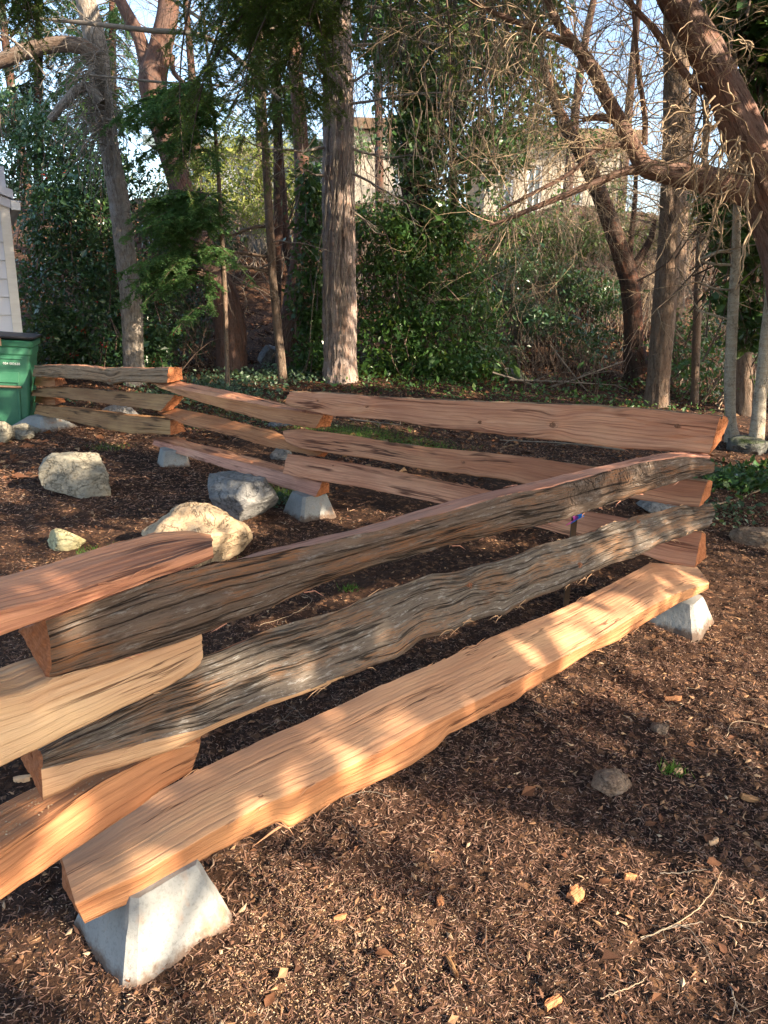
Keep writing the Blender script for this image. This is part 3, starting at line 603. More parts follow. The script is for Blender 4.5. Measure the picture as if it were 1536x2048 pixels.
def boulder(label, box, mat, seed, depth=1., cuts=8, sink=.18, Y=None, name='boulder', group=None, lump=.16, cutd=(.62, .9), tilt=(0, 0)):
    x0, y0, x1, y1 = box
    if Y is None:
        g = on_z((x0+x1)/2, y1, 0); g = on_z((x0+x1)/2, y1, gz(g[0], g[1])); Yc = g[1]
    else: Yc = Y
    p = P((x0+x1)/2, (y0+y1)/2, Yc); k = ppm(p); W = (x1-x0)/k/2; H = (y1-y0)/k/2*1.02; D = W*depth
    Yc = Yc + D*.45; p = P((x0+x1)/2, (y0+y1)/2, Yc); k = ppm(p); W = (x1-x0)/k/2; H = (y1-y0)/k/2; D = W*depth
    H2 = H*(1+sink); pz = p[2]-H*sink
    r_ = np.random.default_rng(seed); nu, nv = 72, 44
    th = np.linspace(0, 2*pi, nu, endpoint=False); ph = np.linspace(.02, pi-.02, nv)
    U = np.stack([np.outer(np.sin(ph), np.cos(th)), np.outer(np.sin(ph), np.sin(th)), np.outer(np.cos(ph), np.ones(nu))], -1).reshape(-1, 3)
    V = U*(1+lump*fbm(U[:, 0]*1.3+seed, U[:, 1]*1.3, U[:, 2]*1.3, 3))[:, None]
    for _ in range(cuts):
        nn = unit(r_.normal(size=3)*np.array([1, 1, .8])); d = r_.uniform(*cutd); e = V@nn-d; V = V - nn*np.where(e > 0, e*.96, 0)[:, None]
    V = V*(1+.035*fbm(V[:, 0]*5+seed, V[:, 1]*5, V[:, 2]*5, 4)+.012*fbm(V[:, 0]*18+seed, V[:, 1]*18, V[:, 2]*18, 3))[:, None]
    c = (V.max(0)+V.min(0))/2; V = (V-c)/((V.max(0)-V.min(0))/2); V = V*np.array([W, D, H2])
    ii = np.arange(nv-1)[:, None]*nu+np.arange(nu)[None]; jj = np.arange(nv-1)[:, None]*nu+((np.arange(nu)+1) % nu)[None]
    q = np.stack([ii, ii+nu, jj+nu, jj], -1).reshape(-1, 4)
    o = mesh(name, V, [q, np.arange(nu)[None], (np.arange(nu)[::-1]+(nv-1)*nu)[None]], M[mat]); o.location = (p[0], p[1], pz)
    tag(o, label, 'rock', group); return o
RG = 'rocks lying on the ground'
boulder('grey-tan angular boulder in front of the far fence panel, its right corner lit', (92, 903, 226, 986), 'st_warm', 3, .8, 16, group=RG, cutd=(.5, .8))
boulder('large smooth tan boulder behind the pink rail end, brightly sunlit', (286, 1004, 499, 1128), 'st_tan', 12, .8, 4, group=RG, lump=.2, cutd=(.75, .95))
boulder('grey boulder between the tan boulder and the middle concrete block', (413, 952, 556, 1042), 'st_grey', 8, .8, 14, group=RG, cutd=(.55, .82))
boulder('small yellow wedge-shaped rock on the ground at left', (88, 1058, 168, 1098), 'st_yel', 15, .8, 6, group=RG)
boulder('pale rounded rock seen between the middle and lowest rails by the bin', (200, 808, 285, 846), 'st_pale', 22, .8, 4, group=RG)
boulder('round brown rock at the left edge beside a flat stone slab', (-18, 842, 27, 886), 'st_warm', 25, .9, 2, group=RG, lump=.08)
boulder('small flat grey-brown rock in front of the stone slab at left', (28, 860, 70, 878), 'st_warm', 29, .8, 5, group=RG)
boulder('flat stone slab lying on the ground in front of the green bin', (20, 846, 84, 866), 'st_warm', 31, .3, 9, group=RG, lump=.04, cutd=(.6, .75))
boulder('flat grey rock among grass behind the middle rail joint', (660, 862, 756, 884), 'st_grey', 33, .9, 5, group=RG, Y=8.6)
boulder('grey rock seen below the upper rail left of the dark sawn end', (535, 840, 590, 862), 'st_grey', 34, .9, 5, group=RG, Y=8.8)
boulder('blocky grey rock seen through the gap between two rails at the middle joint', (538, 893, 588, 928), 'st_grey', 36, .9, 6, group=RG, Y=6.9)
boulder('grey rock half buried at the right edge beyond the fence corner', (1462, 1056, 1560, 1090), 'st_dirt', 38, .9, 5, group=RG)
boulder('low pale mossy rock at the foot of the pale thin trunk', (1452, 872, 1545, 908), 'st_dmoss', 41, .9, 5, group=RG)
boulder('small dirt-covered rock in the mulch at lower right', (1178, 1536, 1264, 1584), 'st_dirt', 43, .8, 5, group=RG)
boulder('small dark clod-like rock in the mulch right of centre', (1302, 1444, 1340, 1466), 'st_dirt', 47, .9, 5, group=RG)
boulder('grey rock behind the lower rails near the right corner', (1275, 1000, 1360, 1024), 'st_grey', 48, .9, 5, group=RG, Y=5.2)
boulder('big grey rock outcrop on the slope left of the fir trunk', (470, 455, 600, 525), 'st_dmoss', 51, 1.2, 5, Y=20, group=RG)
boulder('mossy grey rock outcrop on the slope right of centre', (1000, 606, 1105, 680), 'st_dmoss', 53, 1., 7, Y=15.2, group=RG)
boulder('dark grey rock at the foot of the leafy slope behind the red trunk', (515, 690, 560, 730), 'st_grey', 55, 1., 7, Y=14.2, group=RG)
boulder('sunlit pale rock low on the slope right of the green shrub', (980, 735, 1060, 780), 'st_dmoss', 57, 1., 7, Y=13.2, group=RG)

# ------------------------------------------------------------------ steel stake with flagging
M['rust'] = plain('painted_steel', (.06, .042, .032), .55, .6, 40, (.10, .06, .04), .3)
sb = on_z(1131, 1222, 0); st_top = P(1144, 1005, sb[1]); dst = st_top-np.array([sb[0], sb[1], 0])
def boxes(name, lst, mat, origin, rz=0., parent=None, bevel=.0):
    V = []; Q = []; n = 0; base = np.array([[0, 3, 2, 1], [4, 5, 6, 7], [0, 1, 5, 4], [1, 2, 6, 5], [2, 3, 7, 6], [3, 0, 4, 7]])
    for (a, b_) in lst:
        x0, y0, z0 = a; x1, y1, z1 = b_
        V += [(x0, y0, z0), (x1, y0, z0), (x1, y1, z0), (x0, y1, z0), (x0, y0, z1), (x1, y0, z1), (x1, y1, z1), (x0, y1, z1)]; Q.append(base+n); n += 8
    o = mesh(name, np.array(V, float), np.concatenate(Q), mat, smooth=False)
    if bevel:
        md = o.modifiers.new('bevel', 'BEVEL'); md.width = bevel; md.segments = 2
    o.location = tuple(float(t) for t in origin); o.rotation_euler = (0, 0, rz)
    return o
stake = boxes('steel_stake', [((-.016, 0, -.1), (.016, .004, .56)), ((-.002, .004, -.1), (.002, .026, .56))], M['rust'], (sb[0], sb[1], 0), .35)
tag(stake, 'brown steel stake with pink and blue flagging, standing between the rails at right', 'stake')
def ribbon(nm, c, mat):
    r_ = np.random.default_rng(5); n = 10; V = []
    t = np.linspace(0, 1, n)
    for k in range(n):
        x = .012*math.sin(t[k]*5); V += [(x-.010-.006*t[k], -.012-.01*math.sin(t[k]*3), .0+.036*(1-t[k])), (x+.012+.004*t[k], -.004-.014*math.sin(t[k]*4+1), .0+.036*(1-t[k]))]
    q = [[2*k, 2*k+1, 2*k+3, 2*k+2] for k in range(n-1)]; o = mesh(nm, np.array(V), np.array(q), mat)
    md = o.modifiers.new('thick', 'SOLIDIFY'); md.thickness = .0015; o.location = tuple(c); o.scale = (1.35, 1.2, 1.3); return o
rp = ribbon('flagging_ribbon', P(1137, 1047, sb[1]-.012)-np.array([0, 0, .0]), plain('pink_ribbon', (.85, .12, .42), .4)); rb = ribbon('flagging_ribbon', P(1147, 1044, sb[1]-.02), plain('blue_ribbon', (.01, .22, .75), .4))
tag(rp, 'pink flagging ribbon'); tag(rb, 'blue flagging ribbon'); adopt(stake, rp, rb)

# ------------------------------------------------------------------ wheeled bin
M['bin'] = plain('green_plastic', (.022, .13, .07), .5, .6, 7, (.06, .20, .12), 0, .5)
M['lid'] = plain('dark_lid_plastic', (.035, .03, .035), .5, .3, 20, (.07, .06, .06))
M['bar'] = plain('worn_metal_bar', (.42, .26, .17), .5, .5, 60, (.2, .1, .06), .5)
M['white'] = plain('white_print', (.8, .8, .78), .6)
bR = on_z(60, 848, .06); BW, BH, BD = .31, .97, .34
bz = float(gz(bR[0]-.3, bR[1]+.3)); brz = radians(18)
bin_r = empty('wheeled_bin', (bR[0]-.29, bR[1]+.02, bz))
def loft(name, secs, mat, n=8, bev=.04):
    """rounded-rectangle sections (z, x0, x1, y0, y1)"""
    V = []; L = None
    for (z, x0, x1, y0, y1) in secs:
        r = bev; pts = []
        for cx, cy, a0 in ((x1-r, y0+r, -90), (x1-r, y1-r, 0), (x0+r, y1-r, 90), (x0+r, y0+r, 180)):
            for k in range(n): a = radians(a0+90*k/(n-1)); pts.append((cx+r*cos(a), cy+r*sin(a), z))
        V += pts; L = len(pts)
    V = np.array(V); nr = len(secs); ii = np.arange(nr-1)[:, None]*L+np.arange(L)[None]; jj = np.arange(nr-1)[:, None]*L+((np.arange(L)+1) % L)[None]
    return mesh(name, V, [np.stack([ii, jj, jj+L, ii+L], -1).reshape(-1, 4), np.arange(L)[::-1][None], (np.arange(L)+(nr-1)*L)[None]], mat, smooth=False)
kids = []
def sect(t, pad=0.): # taper
    return (-(.25+.05*t)-pad, .25+.05*t+pad, -.02*t-pad, .52+.12*t+pad)
body = loft('body', [(.0, *sect(0)), (.03, *sect(.05)), (.40, *sect(.42)), (.70, *sect(.72)), (.80, *sect(.82)), (.82, *sect(.84, .012)), (.88, *sect(.9, .012)), (.895, *sect(.91, -.002)), (.93, *sect(.95, .0))], M['bin'])
rim = loft('rim', [(.905, *sect(.95, .022)), (.955, *sect(1, .03)), (.965, *sect(1, .02))], M['bin'])
lid = loft('lid', [(.985, *sect(1, .03)), (1.0, *sect(1, .045)), (1.012, *sect(1, .04)), (1.02, *sect(1, -.05)), (1.028, *sect(1, -.2))], M['lid'])
grv = boxes('front_panel', [((-.14, -.028, .50), (.17, -.006, .62)), ((-.14, -.026, .10), (-.115, .01, .50)), ((.145, -.026, .06), (.17, .01, .50)), ((-.20, -.03, .76), (.21, -.008, .775))], M['bin'], (0, 0, 0), bevel=.008)
bar = Tubes(); bar.add([(-.06, -.05, .46), (.08, -.05, .46), (.19, -.05, .46)], .014, 12); bar.add([(-.05, -.05, .46), (-.05, .0, .46)], .010, 8); bar.add([(.18, -.05, .46), (.18, .0, .46)], .010, 8)
bar = bar.build('catch_bar', M['bar'])
clip = boxes('lid_clip', [((-.03, -.065, .90), (.015, -.05, .985))], M['bar'], (0, 0, 0), bevel=.004)
wh = []
for sx in (-1, 1):
    T = Tubes(); T.add([(sx*.235, .55, .10), (sx*.275, .55, .10)], [.1, .1], 24); T.add([(sx*.27, .55, .10), (sx*.29, .55, .10)], [.04, .04], 16); wh.append(T.build('wheel', M['lid']))
tc = bpy.data.curves.new('serial_number', 'FONT'); tc.body = '024 002638'; tc.size = .036; tc.extrude = .001; tc.align_x = 'CENTER'; tc.space_character = 1.0
tc.materials.append(M['white']); _t = bpy.data.objects.new('tmp', tc); col.objects.link(_t); bpy.context.view_layer.update()
_me = bpy.data.meshes.new_from_object(_t.evaluated_get(bpy.context.evaluated_depsgraph_get())); bpy.data.objects.remove(_t); tx = link('serial_number', _me); tx.rotation_euler = (radians(90), 0, 0); tx.location = (.10, -.024, .70)
for o in (body, rim, lid, grv, bar, clip, tx, *wh): o.parent = bin_r
bin_r.rotation_euler = (0, radians(3), brz)
tag(bin_r, 'green wheeled bin with dark lid and white serial number at the left edge', 'bin')

# ------------------------------------------------------------------ shed corner at left edge
M['siding'] = plain('pale_siding', (.60, .60, .66), .6, .25, 3, (.48, .48, .54), stretch=(1, 1, 8))
M['trim'] = plain('pale_trim', (.70, .66, .62), .6, .4, 6, (.52, .47, .42), stretch=(1, 1, 6))
M['gutter'] = plain('white_gutter', (.78, .78, .80), .4)
M['dark'] = plain('dark_gap', (.02, .02, .02), .9)
SY = 9.9; sc0 = P(44, 654, SY); shed = empty('garden_shed', (sc0[0], SY, float(gz(sc0[0], SY)))); zt = P(42, 418, SY)[2]-shed.location.z
planks = []; hgt = .222; nrow = int(zt/hgt)+3
V = []; Q = []
for k in range(nrow):
    z0 = k*hgt; z1 = z0+hgt; base = len(V)
    V += [(-3, -.032, z0+.008), (-.10, -.032, z0+.008), (-.10, -.008, z1), (-3, -.008, z1), (-3, .0, z0), (-.10, .0, z0)]
    Q += [[base, base+1, base+2, base+3], [base+4, base+5, base+1, base]]
wall_o = mesh('siding', np.array(V, float), np.array(Q), M['siding'], smooth=False)
wb = boxes('wall', [((-3, .001, 0), (-.012, .10, nrow*hgt)), ((-.09, .10, 0), (-.012, 2.5, nrow*hgt-.1))], M['siding'], (0, 0, 0))
cor = boxes('corner_trim', [((-.112, -.045, 0), (0, .012, zt+.05)), ((-.011, .012, 0), (.0, .11, zt+.05))], M['trim'], (0, 0, 0), bevel=.003)
sl_ = .33
V = np.array([(-3, -.07, zt+.0+3*sl_), (.015, -.07, zt), (.015, -.07, zt+.10), (-3, -.07, zt+.10+3*sl_), (-3, 0.0, zt+3*sl_), (.015, 0.0, zt), (.015, 0, zt+.10), (-3, 0, zt+.10+3*sl_)])
bq = np.array([[0, 1, 2, 3], [4, 7, 6, 5], [0, 4, 5, 1], [1, 5, 6, 2], [2, 6, 7, 3], [3, 7, 4, 0]])
rake = mesh('rake_board', V, bq, M['siding'], smooth=False)
V2 = V.copy(); V2[:, 2] += .112; V2[[0, 1, 2, 3], 1] = -.10; V2[[4, 5, 6, 7], 1] = 2.6; V2[:, 0][[1, 2, 5, 6]] += .04
roof = mesh('roof', V2, bq, M['siding'], smooth=False)
gut = boxes('gutter', [((.018, -.08, zt-.02), (.125, 2.5, zt+.075)), ((.017, -.085, zt+.075), (.135, 2.5, zt+.09))], M['gutter'], (0, 0, 0), bevel=.006)
for o in (wall_o, wb, cor, rake, roof, gut): o.parent = shed
shed.rotation_euler = (0, 0, radians(28)); tag(shed, 'pale grey shed corner with horizontal siding and a white gutter behind the bin', 'shed')

# ------------------------------------------------------------------ houses on the hill
M['stucco'] = plain('cream_stucco', (.45, .40, .32), .9, .3, 6, (.5, .43, .34))
M['wallgrey'] = plain('grey_wall', (.46, .48, .50), .8, .3, 3, (.36, .38, .41))
M['fascia'] = plain('teal_grey_fascia', (.20, .27, .28), .6, .3, 5, (.3, .34, .33))
M['soffit'] = plain('brown_soffit', (.20, .13, .08), .8)
M['wframe'] = plain('white_frame', (.75, .74, .72), .5)
M['deck'] = plain('brown_deck', (.25, .14, .07), .8, .4, 10)
def glass():
    m, nt, b = new_mat('window_glass'); b.inputs['Base Color'].default_value = (.10, .14, .16, 1); b.inputs['Roughness'].default_value = .06; b.inputs['Specular IOR Level'].default_value = .8; return m
M['glass'] = glass()
def house(label, x0, x1, Y, ytop, ybot, wall, wins, fas='fascia', depth=7., over=.6, rz=0., roof_up=.35):
    a, b_ = P(x0, ytop, Y), P(x1, ytop, Y); L = b_[0]-a[0]; zt_ = (a[2]+b_[2])/2; k = ppm(P((x0+x1)/2, 400, Y))
    zb = P((x0+x1)/2, ybot, Y)[2]; z0 = min(zb, float(gz((a[0]+b_[0])/2, Y)))-1.
    root = empty('hill_house', (a[0], Y, z0)); H = zt_-z0
    # wall with window openings: strips around the windows
    ws = sorted([((px0-x0)/(x1-x0)*L, (px1-x0)/(x1-x0)*L, P(px0, py1, Y)[2]-z0, P(px0, py0, Y)[2]-z0) for (px0, py0, px1, py1) in wins])
    bx = []; cur = 0.
    for (u0, u1, v0, v1) in ws:
        bx.append(((cur, 0, 0), (u0, .2, H))); bx.append(((u0, 0.001, 0), (u1, .199, v0))); bx.append(((u0, 0.001, v1), (u1, .199, H))); cur = u1
    bx.append(((cur, 0, 0), (L, .2, H))); bx.append(((0, .2, 0), (.2, depth, H))); bx.append(((L-.2, .2, 0), (L, depth, H))); bx.append(((0.2, depth-.2, 0), (L-.2, depth, H)))
    ks = [boxes('wall', bx, M[wall], (0, 0, 0))]
    ks.append(boxes('roof', [((-over, -over, H+.06), (L+over, depth+over, H+.32))], M['soffit' if fas == 'soffit' else 'wallgrey'], (0, 0, 0)))
    ks.append(boxes('fascia', [((-over-.03, -over-.05, H), (L+over+.03, -over-.002, H+.36))], M[fas], (0, 0, 0)))
    sub = []
    for (u0, u1, v0, v1) in ws:
        f = boxes('window', [((u0, .02, v0), (u1, .10, v0+.07)), ((u0, .02, v1-.07), (u1, .10, v1)), ((u0, .02, v0+.07), (u0+.07, .10, v1-.07)), ((u1-.07, .02, v0+.07), (u1, .10, v1-.07)), (((u0+u1)/2-.03, .03, v0+.07), ((u0+u1)/2+.03, .09, v1-.07))], M['wframe'], (0, 0, 0))
        g = boxes('pane', [((u0+.07, .055, v0+.07), (u1-.07, .065, v1-.07))], M['glass'], (0, 0, 0)); g.parent = f; ks.append(f)
    for o in ks: o.parent = root
    root.rotation_euler = (0, 0, rz); tag(root, label, 'house'); return root
house('long low grey house with teal-grey fascia on the hill behind the fir trunk', 330, 700, 31, 302, 430, 'wallgrey', [(350, 335, 430, 400), (470, 320, 540, 400), (560, 330, 615, 400)])
house('sunlit cream stucco house seen between the fir trunk and the ivy tree', 708, 850, 30, 262, 408, 'stucco', [(790, 330, 812, 372)], 'soffit', over=.3)
house('sunlit cream house with tall pale windows on the hill at right', 975, 1245, 28, 285, 500, 'stucco', [(1000, 330, 1032, 455), (1060, 330, 1090, 455), (1130, 370, 1175, 450)], 'soffit', over=.5)
house('distant pale house behind the holly at left', 40, 160, 34, 388, 480, 'wallgrey', [(64, 445, 84, 470)], 'fascia', over=.4)

# ------------------------------------------------------------------ foliage builders
LV = dict(
 holly=leaf_mat('holly_leaf', [(0, (.018, .045, .020)), (.45, (.032, .078, .030)), (.8, (.05, .115, .04)), (1, (.09, .13, .035))], .28, .15, .6),
 ivy=leaf_mat('ivy_leaf', [(0, (.022, .055, .018)), (.5, (.042, .10, .030)), (.85, (.065, .145, .04)), (1, (.10, .17, .04))], .34, .25, .5),
 shrub=leaf_mat('shrub_leaf', [(0, (.018, .05, .014)), (.5, (.035, .09, .022)), (.85, (.06, .14, .03)), (1, (.16, .22, .05))], .40, .3, .45),
 bright=leaf_mat('yellow_green_leaf', [(0, (.06, .09, .015)), (.5, (.12, .16, .025)), (.9, (.22, .24, .05)), (1, (.3, .28, .08))], .5, .35, .4),
 cover=leaf_mat('groundcover_leaf', [(0, (.02, .045, .022)), (.5, (.045, .085, .045)), (.9, (.08, .13, .07)), (1, (.14, .18, .1))], .42, .2, .5),
 young=leaf_mat('young_fir_needle', [(0, (.03, .085, .028)), (.5, (.06, .155, .05)), (.85, (.10, .22, .07)), (1, (.17, .28, .08))], .5, .4, .3),
 fir=leaf_mat('fir_needle', [(0, (.035, .075, .018)), (.5, (.07, .13, .03)), (.85, (.12, .19, .04)), (1, (.24, .26, .06))], .5, .45, .3),
 fard=leaf_mat('far_conifer_needle', [(0, (.015, .045, .025)), (.5, (.028, .07, .038)), (.9, (.05, .10, .05)), (1, (.08, .13, .06))], .5, .2, .3),
 brownleaf=island_mat('dry_leaf', [(0, (.055, .024, .014)), (.4, (.13, .055, .03)), (.75, (.22, .10, .05)), (1, (.40, .25, .14))], .8),
 grass=leaf_mat('grass_blade', [(0, (.03, .08, .015)), (.5, (.06, .15, .02)), (.9, (.10, .22, .03)), (1, (.25, .28, .08))], .5, .3, .3))
def leaves(name, C, size, mat, rg, up=.35, asp=.55, fold=.25, parent=None, axis=None, jit=.35):
    """one folded leaf at every row of C"""
    n = len(C); d = rg.normal(size=(n, 3)); d = unit(d if axis is None else axis + .6*d); d[:, 2] -= .15; d = unit(d)
    nrm = rg.normal(size=(n, 3)) + np.array([0, 0, up*3]) + np.array([.3, -.5, 0]); s = unit(np.cross(d, nrm)); u = np.cross(s, d)
    L = (size*np.exp(rg.normal(size=n)*jit))[:, None]; w_ = L*asp*.5; f = L*fold*.5
    b = C; t = C + d*L; m = C + d*L*.45; l = m + s*w_ + u*f*rg.uniform(-.3, 1, (n, 1)); r = m - s*w_ + u*f*rg.uniform(-.3, 1, (n, 1)); t = t - u*f*.6
    V = np.stack([b, l, t, r], 1).reshape(-1, 3); k = np.arange(n)[:, None]*4
    return mesh(name, V, np.concatenate([k+np.array([0, 2, 1]), k+np.array([0, 3, 2])]), mat, smooth=False, parent=parent)
def blob_points(rg, blobs, n_clump, per, spread, shell=.55):
    """blobs: (centre, radii, weight); clumps concentrate toward the outside, uneven outline"""
    wt = np.array([b[2] for b in blobs], float); wt /= wt.sum(); out = []
    idx = rg.choice(len(blobs), n_clump, p=wt); u = unit(rg.normal(size=(n_clump, 3))); r = rg.random(n_clump)**(1/ (3 if shell < .3 else 4.5))
    ce = np.array([b[0] for b in blobs])[idx]; ra = np.array([b[1] for b in blobs])[idx]
    lump = 1+.28*fbm(u[:, 0]*2.2+idx*7, u[:, 1]*2.2, u[:, 2]*2.2, 3)
    c = ce + u*ra*(r*lump)[:, None]
    g = fbm(c[:, 0]*2.1, c[:, 1]*2.1, c[:, 2]*2.4, 2); keep = g > -.42 ; c = c[keep]
    p = c[:, None] + rg.normal(size=(len(c), per, 3))*spread*np.array([1, 1, .75]); return p.reshape(-1, 3), c
def walk(rg, p, d, L, n=7, wig=.25, droop=0.):
    pts = [np.array(p, float)]; d = unit(d)
    for _ in range(n-1):
        d = unit(d + rg.normal(size=3)*wig + np.array([0, 0, -droop])); pts.append(pts[-1]+d*L/(n-1))
    return np.array(pts), d
def branch(T, rg, p, d, L, r, depth, wig=.18, droop=0., nch=4, ang=.7, sides=4, ratio=.62, tip=.2, n=7):
    pts, de = walk(rg, p, d, L, n, wig, droop); T.add(pts, np.linspace(r, r*tip if depth == 0 else r*.45, len(pts)), sides)
    if depth == 0: return
    for c in range(nch):
        k = rg.integers(2, len(pts)); dd = unit(pts[min(k, len(pts)-1)]-pts[k-1]); a = unit(np.cross(dd, rg.normal(size=3)))
        branch(T, rg, pts[k], dd*cos(ang)+a*sin(ang)+np.array([0, 0, .0]), L*ratio*rg.uniform(.6, 1.15), r*.5*rg.uniform(.7, 1.), depth-1, wig, droop, nch, ang, 3, ratio, tip, max(4, n-1))
def trunk_mesh(name, pts, mat, sides=40, n=160, amp=.01, fu=2., fv=14., flare=.0, seed=0., ridged=True, parent=None):
    """pts rows: x y z radius; bark relief displaced along the radius"""
    q = smooth_path(pts, n); c, r = q[:, :3], np.abs(q[:, 3]); t = unit(np.gradient(c, axis=0)); a = unit(np.cross(t, [0, 1, .01])); b = np.cross(t, a)
    th = np.arange(sides+1)/sides*2*pi; L = np.concatenate([[0], np.cumsum(np.linalg.norm(np.diff(c, axis=0), axis=1))])
    Lg, Tg = np.meshgrid(L, th, indexing='ij'); cx, sx = np.cos(Tg), np.sin(Tg)
    f = fbm(cx*fv*.16*3+seed, sx*fv*.16*3 + Lg*fu*.35, Lg*fu, 4, .6); h = (1-2*np.abs(f)) if ridged else f
    h2 = fbm(cx*fv*1.2+seed, sx*fv*1.2, Lg*fu*3., 3)
    R = r[:, None]*(1+.05*fbm(cx*1.3+seed, sx*1.3, Lg*1.2, 2)) + amp*h + amp*.4*h2
    if flare: R = R*(1 + flare*np.exp(-Lg/.22)*(1+.5*np.cos(3*Tg+seed)))
    V = c[:, None] + R[..., None]*(a[:, None]*cx[..., None]+b[:, None]*sx[..., None])
    S = sides+1; i = np.arange(n-1)[:, None]*S+np.arange(sides)[None]; Q = np.stack([i, i+1, i+S+1, i+S], -1).reshape(-1, 4)
    U = np.stack([Lg, Tg/(2*pi)*2*pi*r.mean()], -1).reshape(-1, 2)
    return mesh(name, V.reshape(-1, 3), Q, mat, uv=U, parent=parent)
def PR(lst, Y):
    """pixel rows (px, py, width_px[, dY]) -> x y z radius"""
    out = []
    for e in lst:
        y = Y + (e[3] if len(e) > 3 else 0); p = P(e[0], e[1], y); out.append([*p, e[2]/2/ppm(p)])
    return np.array(out)
def trunk_bark(name, c1, c2, c3, lich, fv=30, fu=4, lichen=.5, amp=.012): return bark_mat(name, c1, c2, c3, lich, fv, fu, 0, amp, lichen, .45)
M['t_grey'] = trunk_bark('grey_trunk_bark', (.18, .15, .125), (.36, .315, .275), (.24, .18, .13), (.45, .42, .38), 60, 14, .5)
M['t_fir'] = trunk_bark('fir_trunk_bark', (.17, .12, .10), (.36, .285, .255), (.33, .20, .14), (.48, .43, .42), 26, 5, .75, .02)
M['t_mad'] = trunk_bark('dull_madrone_bark', (.075, .042, .035), (.17, .105, .085), (.19, .085, .05), (.26, .21, .18), 34, 5, .4, .008)
M['t_red'] = trunk_bark('madrone_bark', (.11, .06, .048), (.26, .17, .14), (.24, .11, .07), (.34, .26, .22), 44, 8, .4, .008)
M['t_dark'] = trunk_bark('dark_wet_bark', (.03, .02, .015), (.085, .052, .04), (.15, .05, .025), (.22, .2, .17), 30, 5, .3)
M['t_brown'] = trunk_bark('brown_fir_bark', (.09, .06, .045), (.22, .16, .12), (.20, .12, .08), (.36, .33, .29), 40, 8, .45)
M['t_pale'] = trunk_bark('pale_alder_bark', (.22, .19, .15), (.50, .44, .36), (.36, .28, .20), (.60, .56, .48), 20, 30, .5, .005)
M['twig_pale'] = plain('pale_dry_twig', (.40, .30, .20), .8, .6, 12, (.22, .15, .10))
M['twig_dark'] = plain('dark_twig', (.10, .065, .05), .85, .6, 12, (.20, .14, .10))
M['twig_grey'] = plain('grey_lichen_twig', (.24, .20, .16), .85, .6, 12, (.12, .09, .07))
M['berry'] = plain('red_berry', (.45, .015, .01), .3)
def base_of(o_pts, sink=.12):
    p = np.array(o_pts[0]); g = float(gz(p[0], p[1])); p2 = p.copy(); p2[2] = min(p[2], g)-sink; p2[3] = p[3]*1.15; return np.concatenate([[p2], o_pts])
def tree_root(name, pts, label, cat, group=None):
    p = pts[0]; r = empty(name, (p[0], p[1], float(gz(p[0], p[1])))); tag(r, label, cat, group); return r

# fir sprays --------------------------------------------------------
class Needles:
    def __init__(s): s.A = []; s.B = []; s.L = []
    def twig(s, rg, a, b, ln=.022, step=.0045, wd=.0016):
        d = b-a; L = np.linalg.norm(d); n = max(3, int(L/step)); t = rg.random(n)[:, None]; p = a+d*t; u = d/L
        side = unit(np.cross(u, np.array([0, 0, 1.])+rg.normal(size=3)*.15)); sg = rg.choice([-1, 1], n)[:, None]
        dirn = unit(side*sg*.9 + u*.55 + rg.normal(size=(n, 3))*.28 + np.array([0, 0, .12])); l = ln*rg.uniform(.7, 1.1, (n, 1)); wv = unit(np.cross(dirn, rg.normal(size=(n, 3))))*wd
        s.A.append(np.stack([p-wv, p+wv, p+dirn*l], 1))
    def build(s, name, mat):
        A = np.concatenate(s.A); n = len(A); return mesh(name, A.reshape(-1, 3), np.arange(n*3).reshape(-1, 3), mat, smooth=False)
def bough(ND, T, rg, a, b, width, dens=1., ln=.024, wd=.0016, droop=.25, step=.0045):
    a, b = np.array(a, float), np.array(b, float); L = np.linalg.norm(b-a); n = 12; t = np.linspace(0, 1, n)[:, None]
    side = unit(np.cross(b-a, [0, 0, 1.])); pts = a+(b-a)*t + np.array([0, 0, 1.])*(.10*L*np.sin(pi*t)) - np.array([0, 0, 1.])*droop*L*t**2*.35 + side*.05*L*np.sin(t*4+rg.random()*6)
    T.add(pts, np.linspace(.006+.006*L, .0022, n), 4)
    m = int(L/.055*dens)
    for k in range(m):
        f = rg.uniform(.12, 1); i = f*(n-1); j = int(min(i, n-2)); p = pts[j]+(pts[j+1]-pts[j])*(i-j); u = unit(pts[j+1]-pts[j]); sg = 1 if k % 2 else -1
        l = width*(.35+.65*(1-f)**.7)*rg.uniform(.6, 1.1); d = unit(side*sg*.85 + u*.6 + rg.normal(size=3)*.18 + np.array([0, 0, -droop*.6]))
        sp, de = walk(rg, p, d, l, 5, .10, droop*.22); T.add(sp, np.linspace(.003, .0012, 5), 3)
        for q in range(4): ND.twig(rg, sp[q], sp[q+1], ln, step, wd)
        for c in range(int(l/.04)):
            i2 = rg.integers(1, 5); u2 = unit(sp[i2]-sp[i2-1]); s2 = unit(np.cross(u2, [0, 0, 1.]))*(1 if c % 2 else -1); l2 = l*.38*rg.uniform(.5, 1.)
            e = sp[i2] + unit(s2*.8+u2*.7+rg.normal(size=3)*.2+np.array([0, 0, -droop*.7]))*l2; T.add([sp[i2], e], [.0016, .0008], 3); ND.twig(rg, sp[i2], e, ln, step, wd)

# ------------------------------------------------------------------ the trees
RT = np.random.default_rng(21)
def limbs(root, name, T, mat): o = T.build(name, mat); adopt(root, o); return o
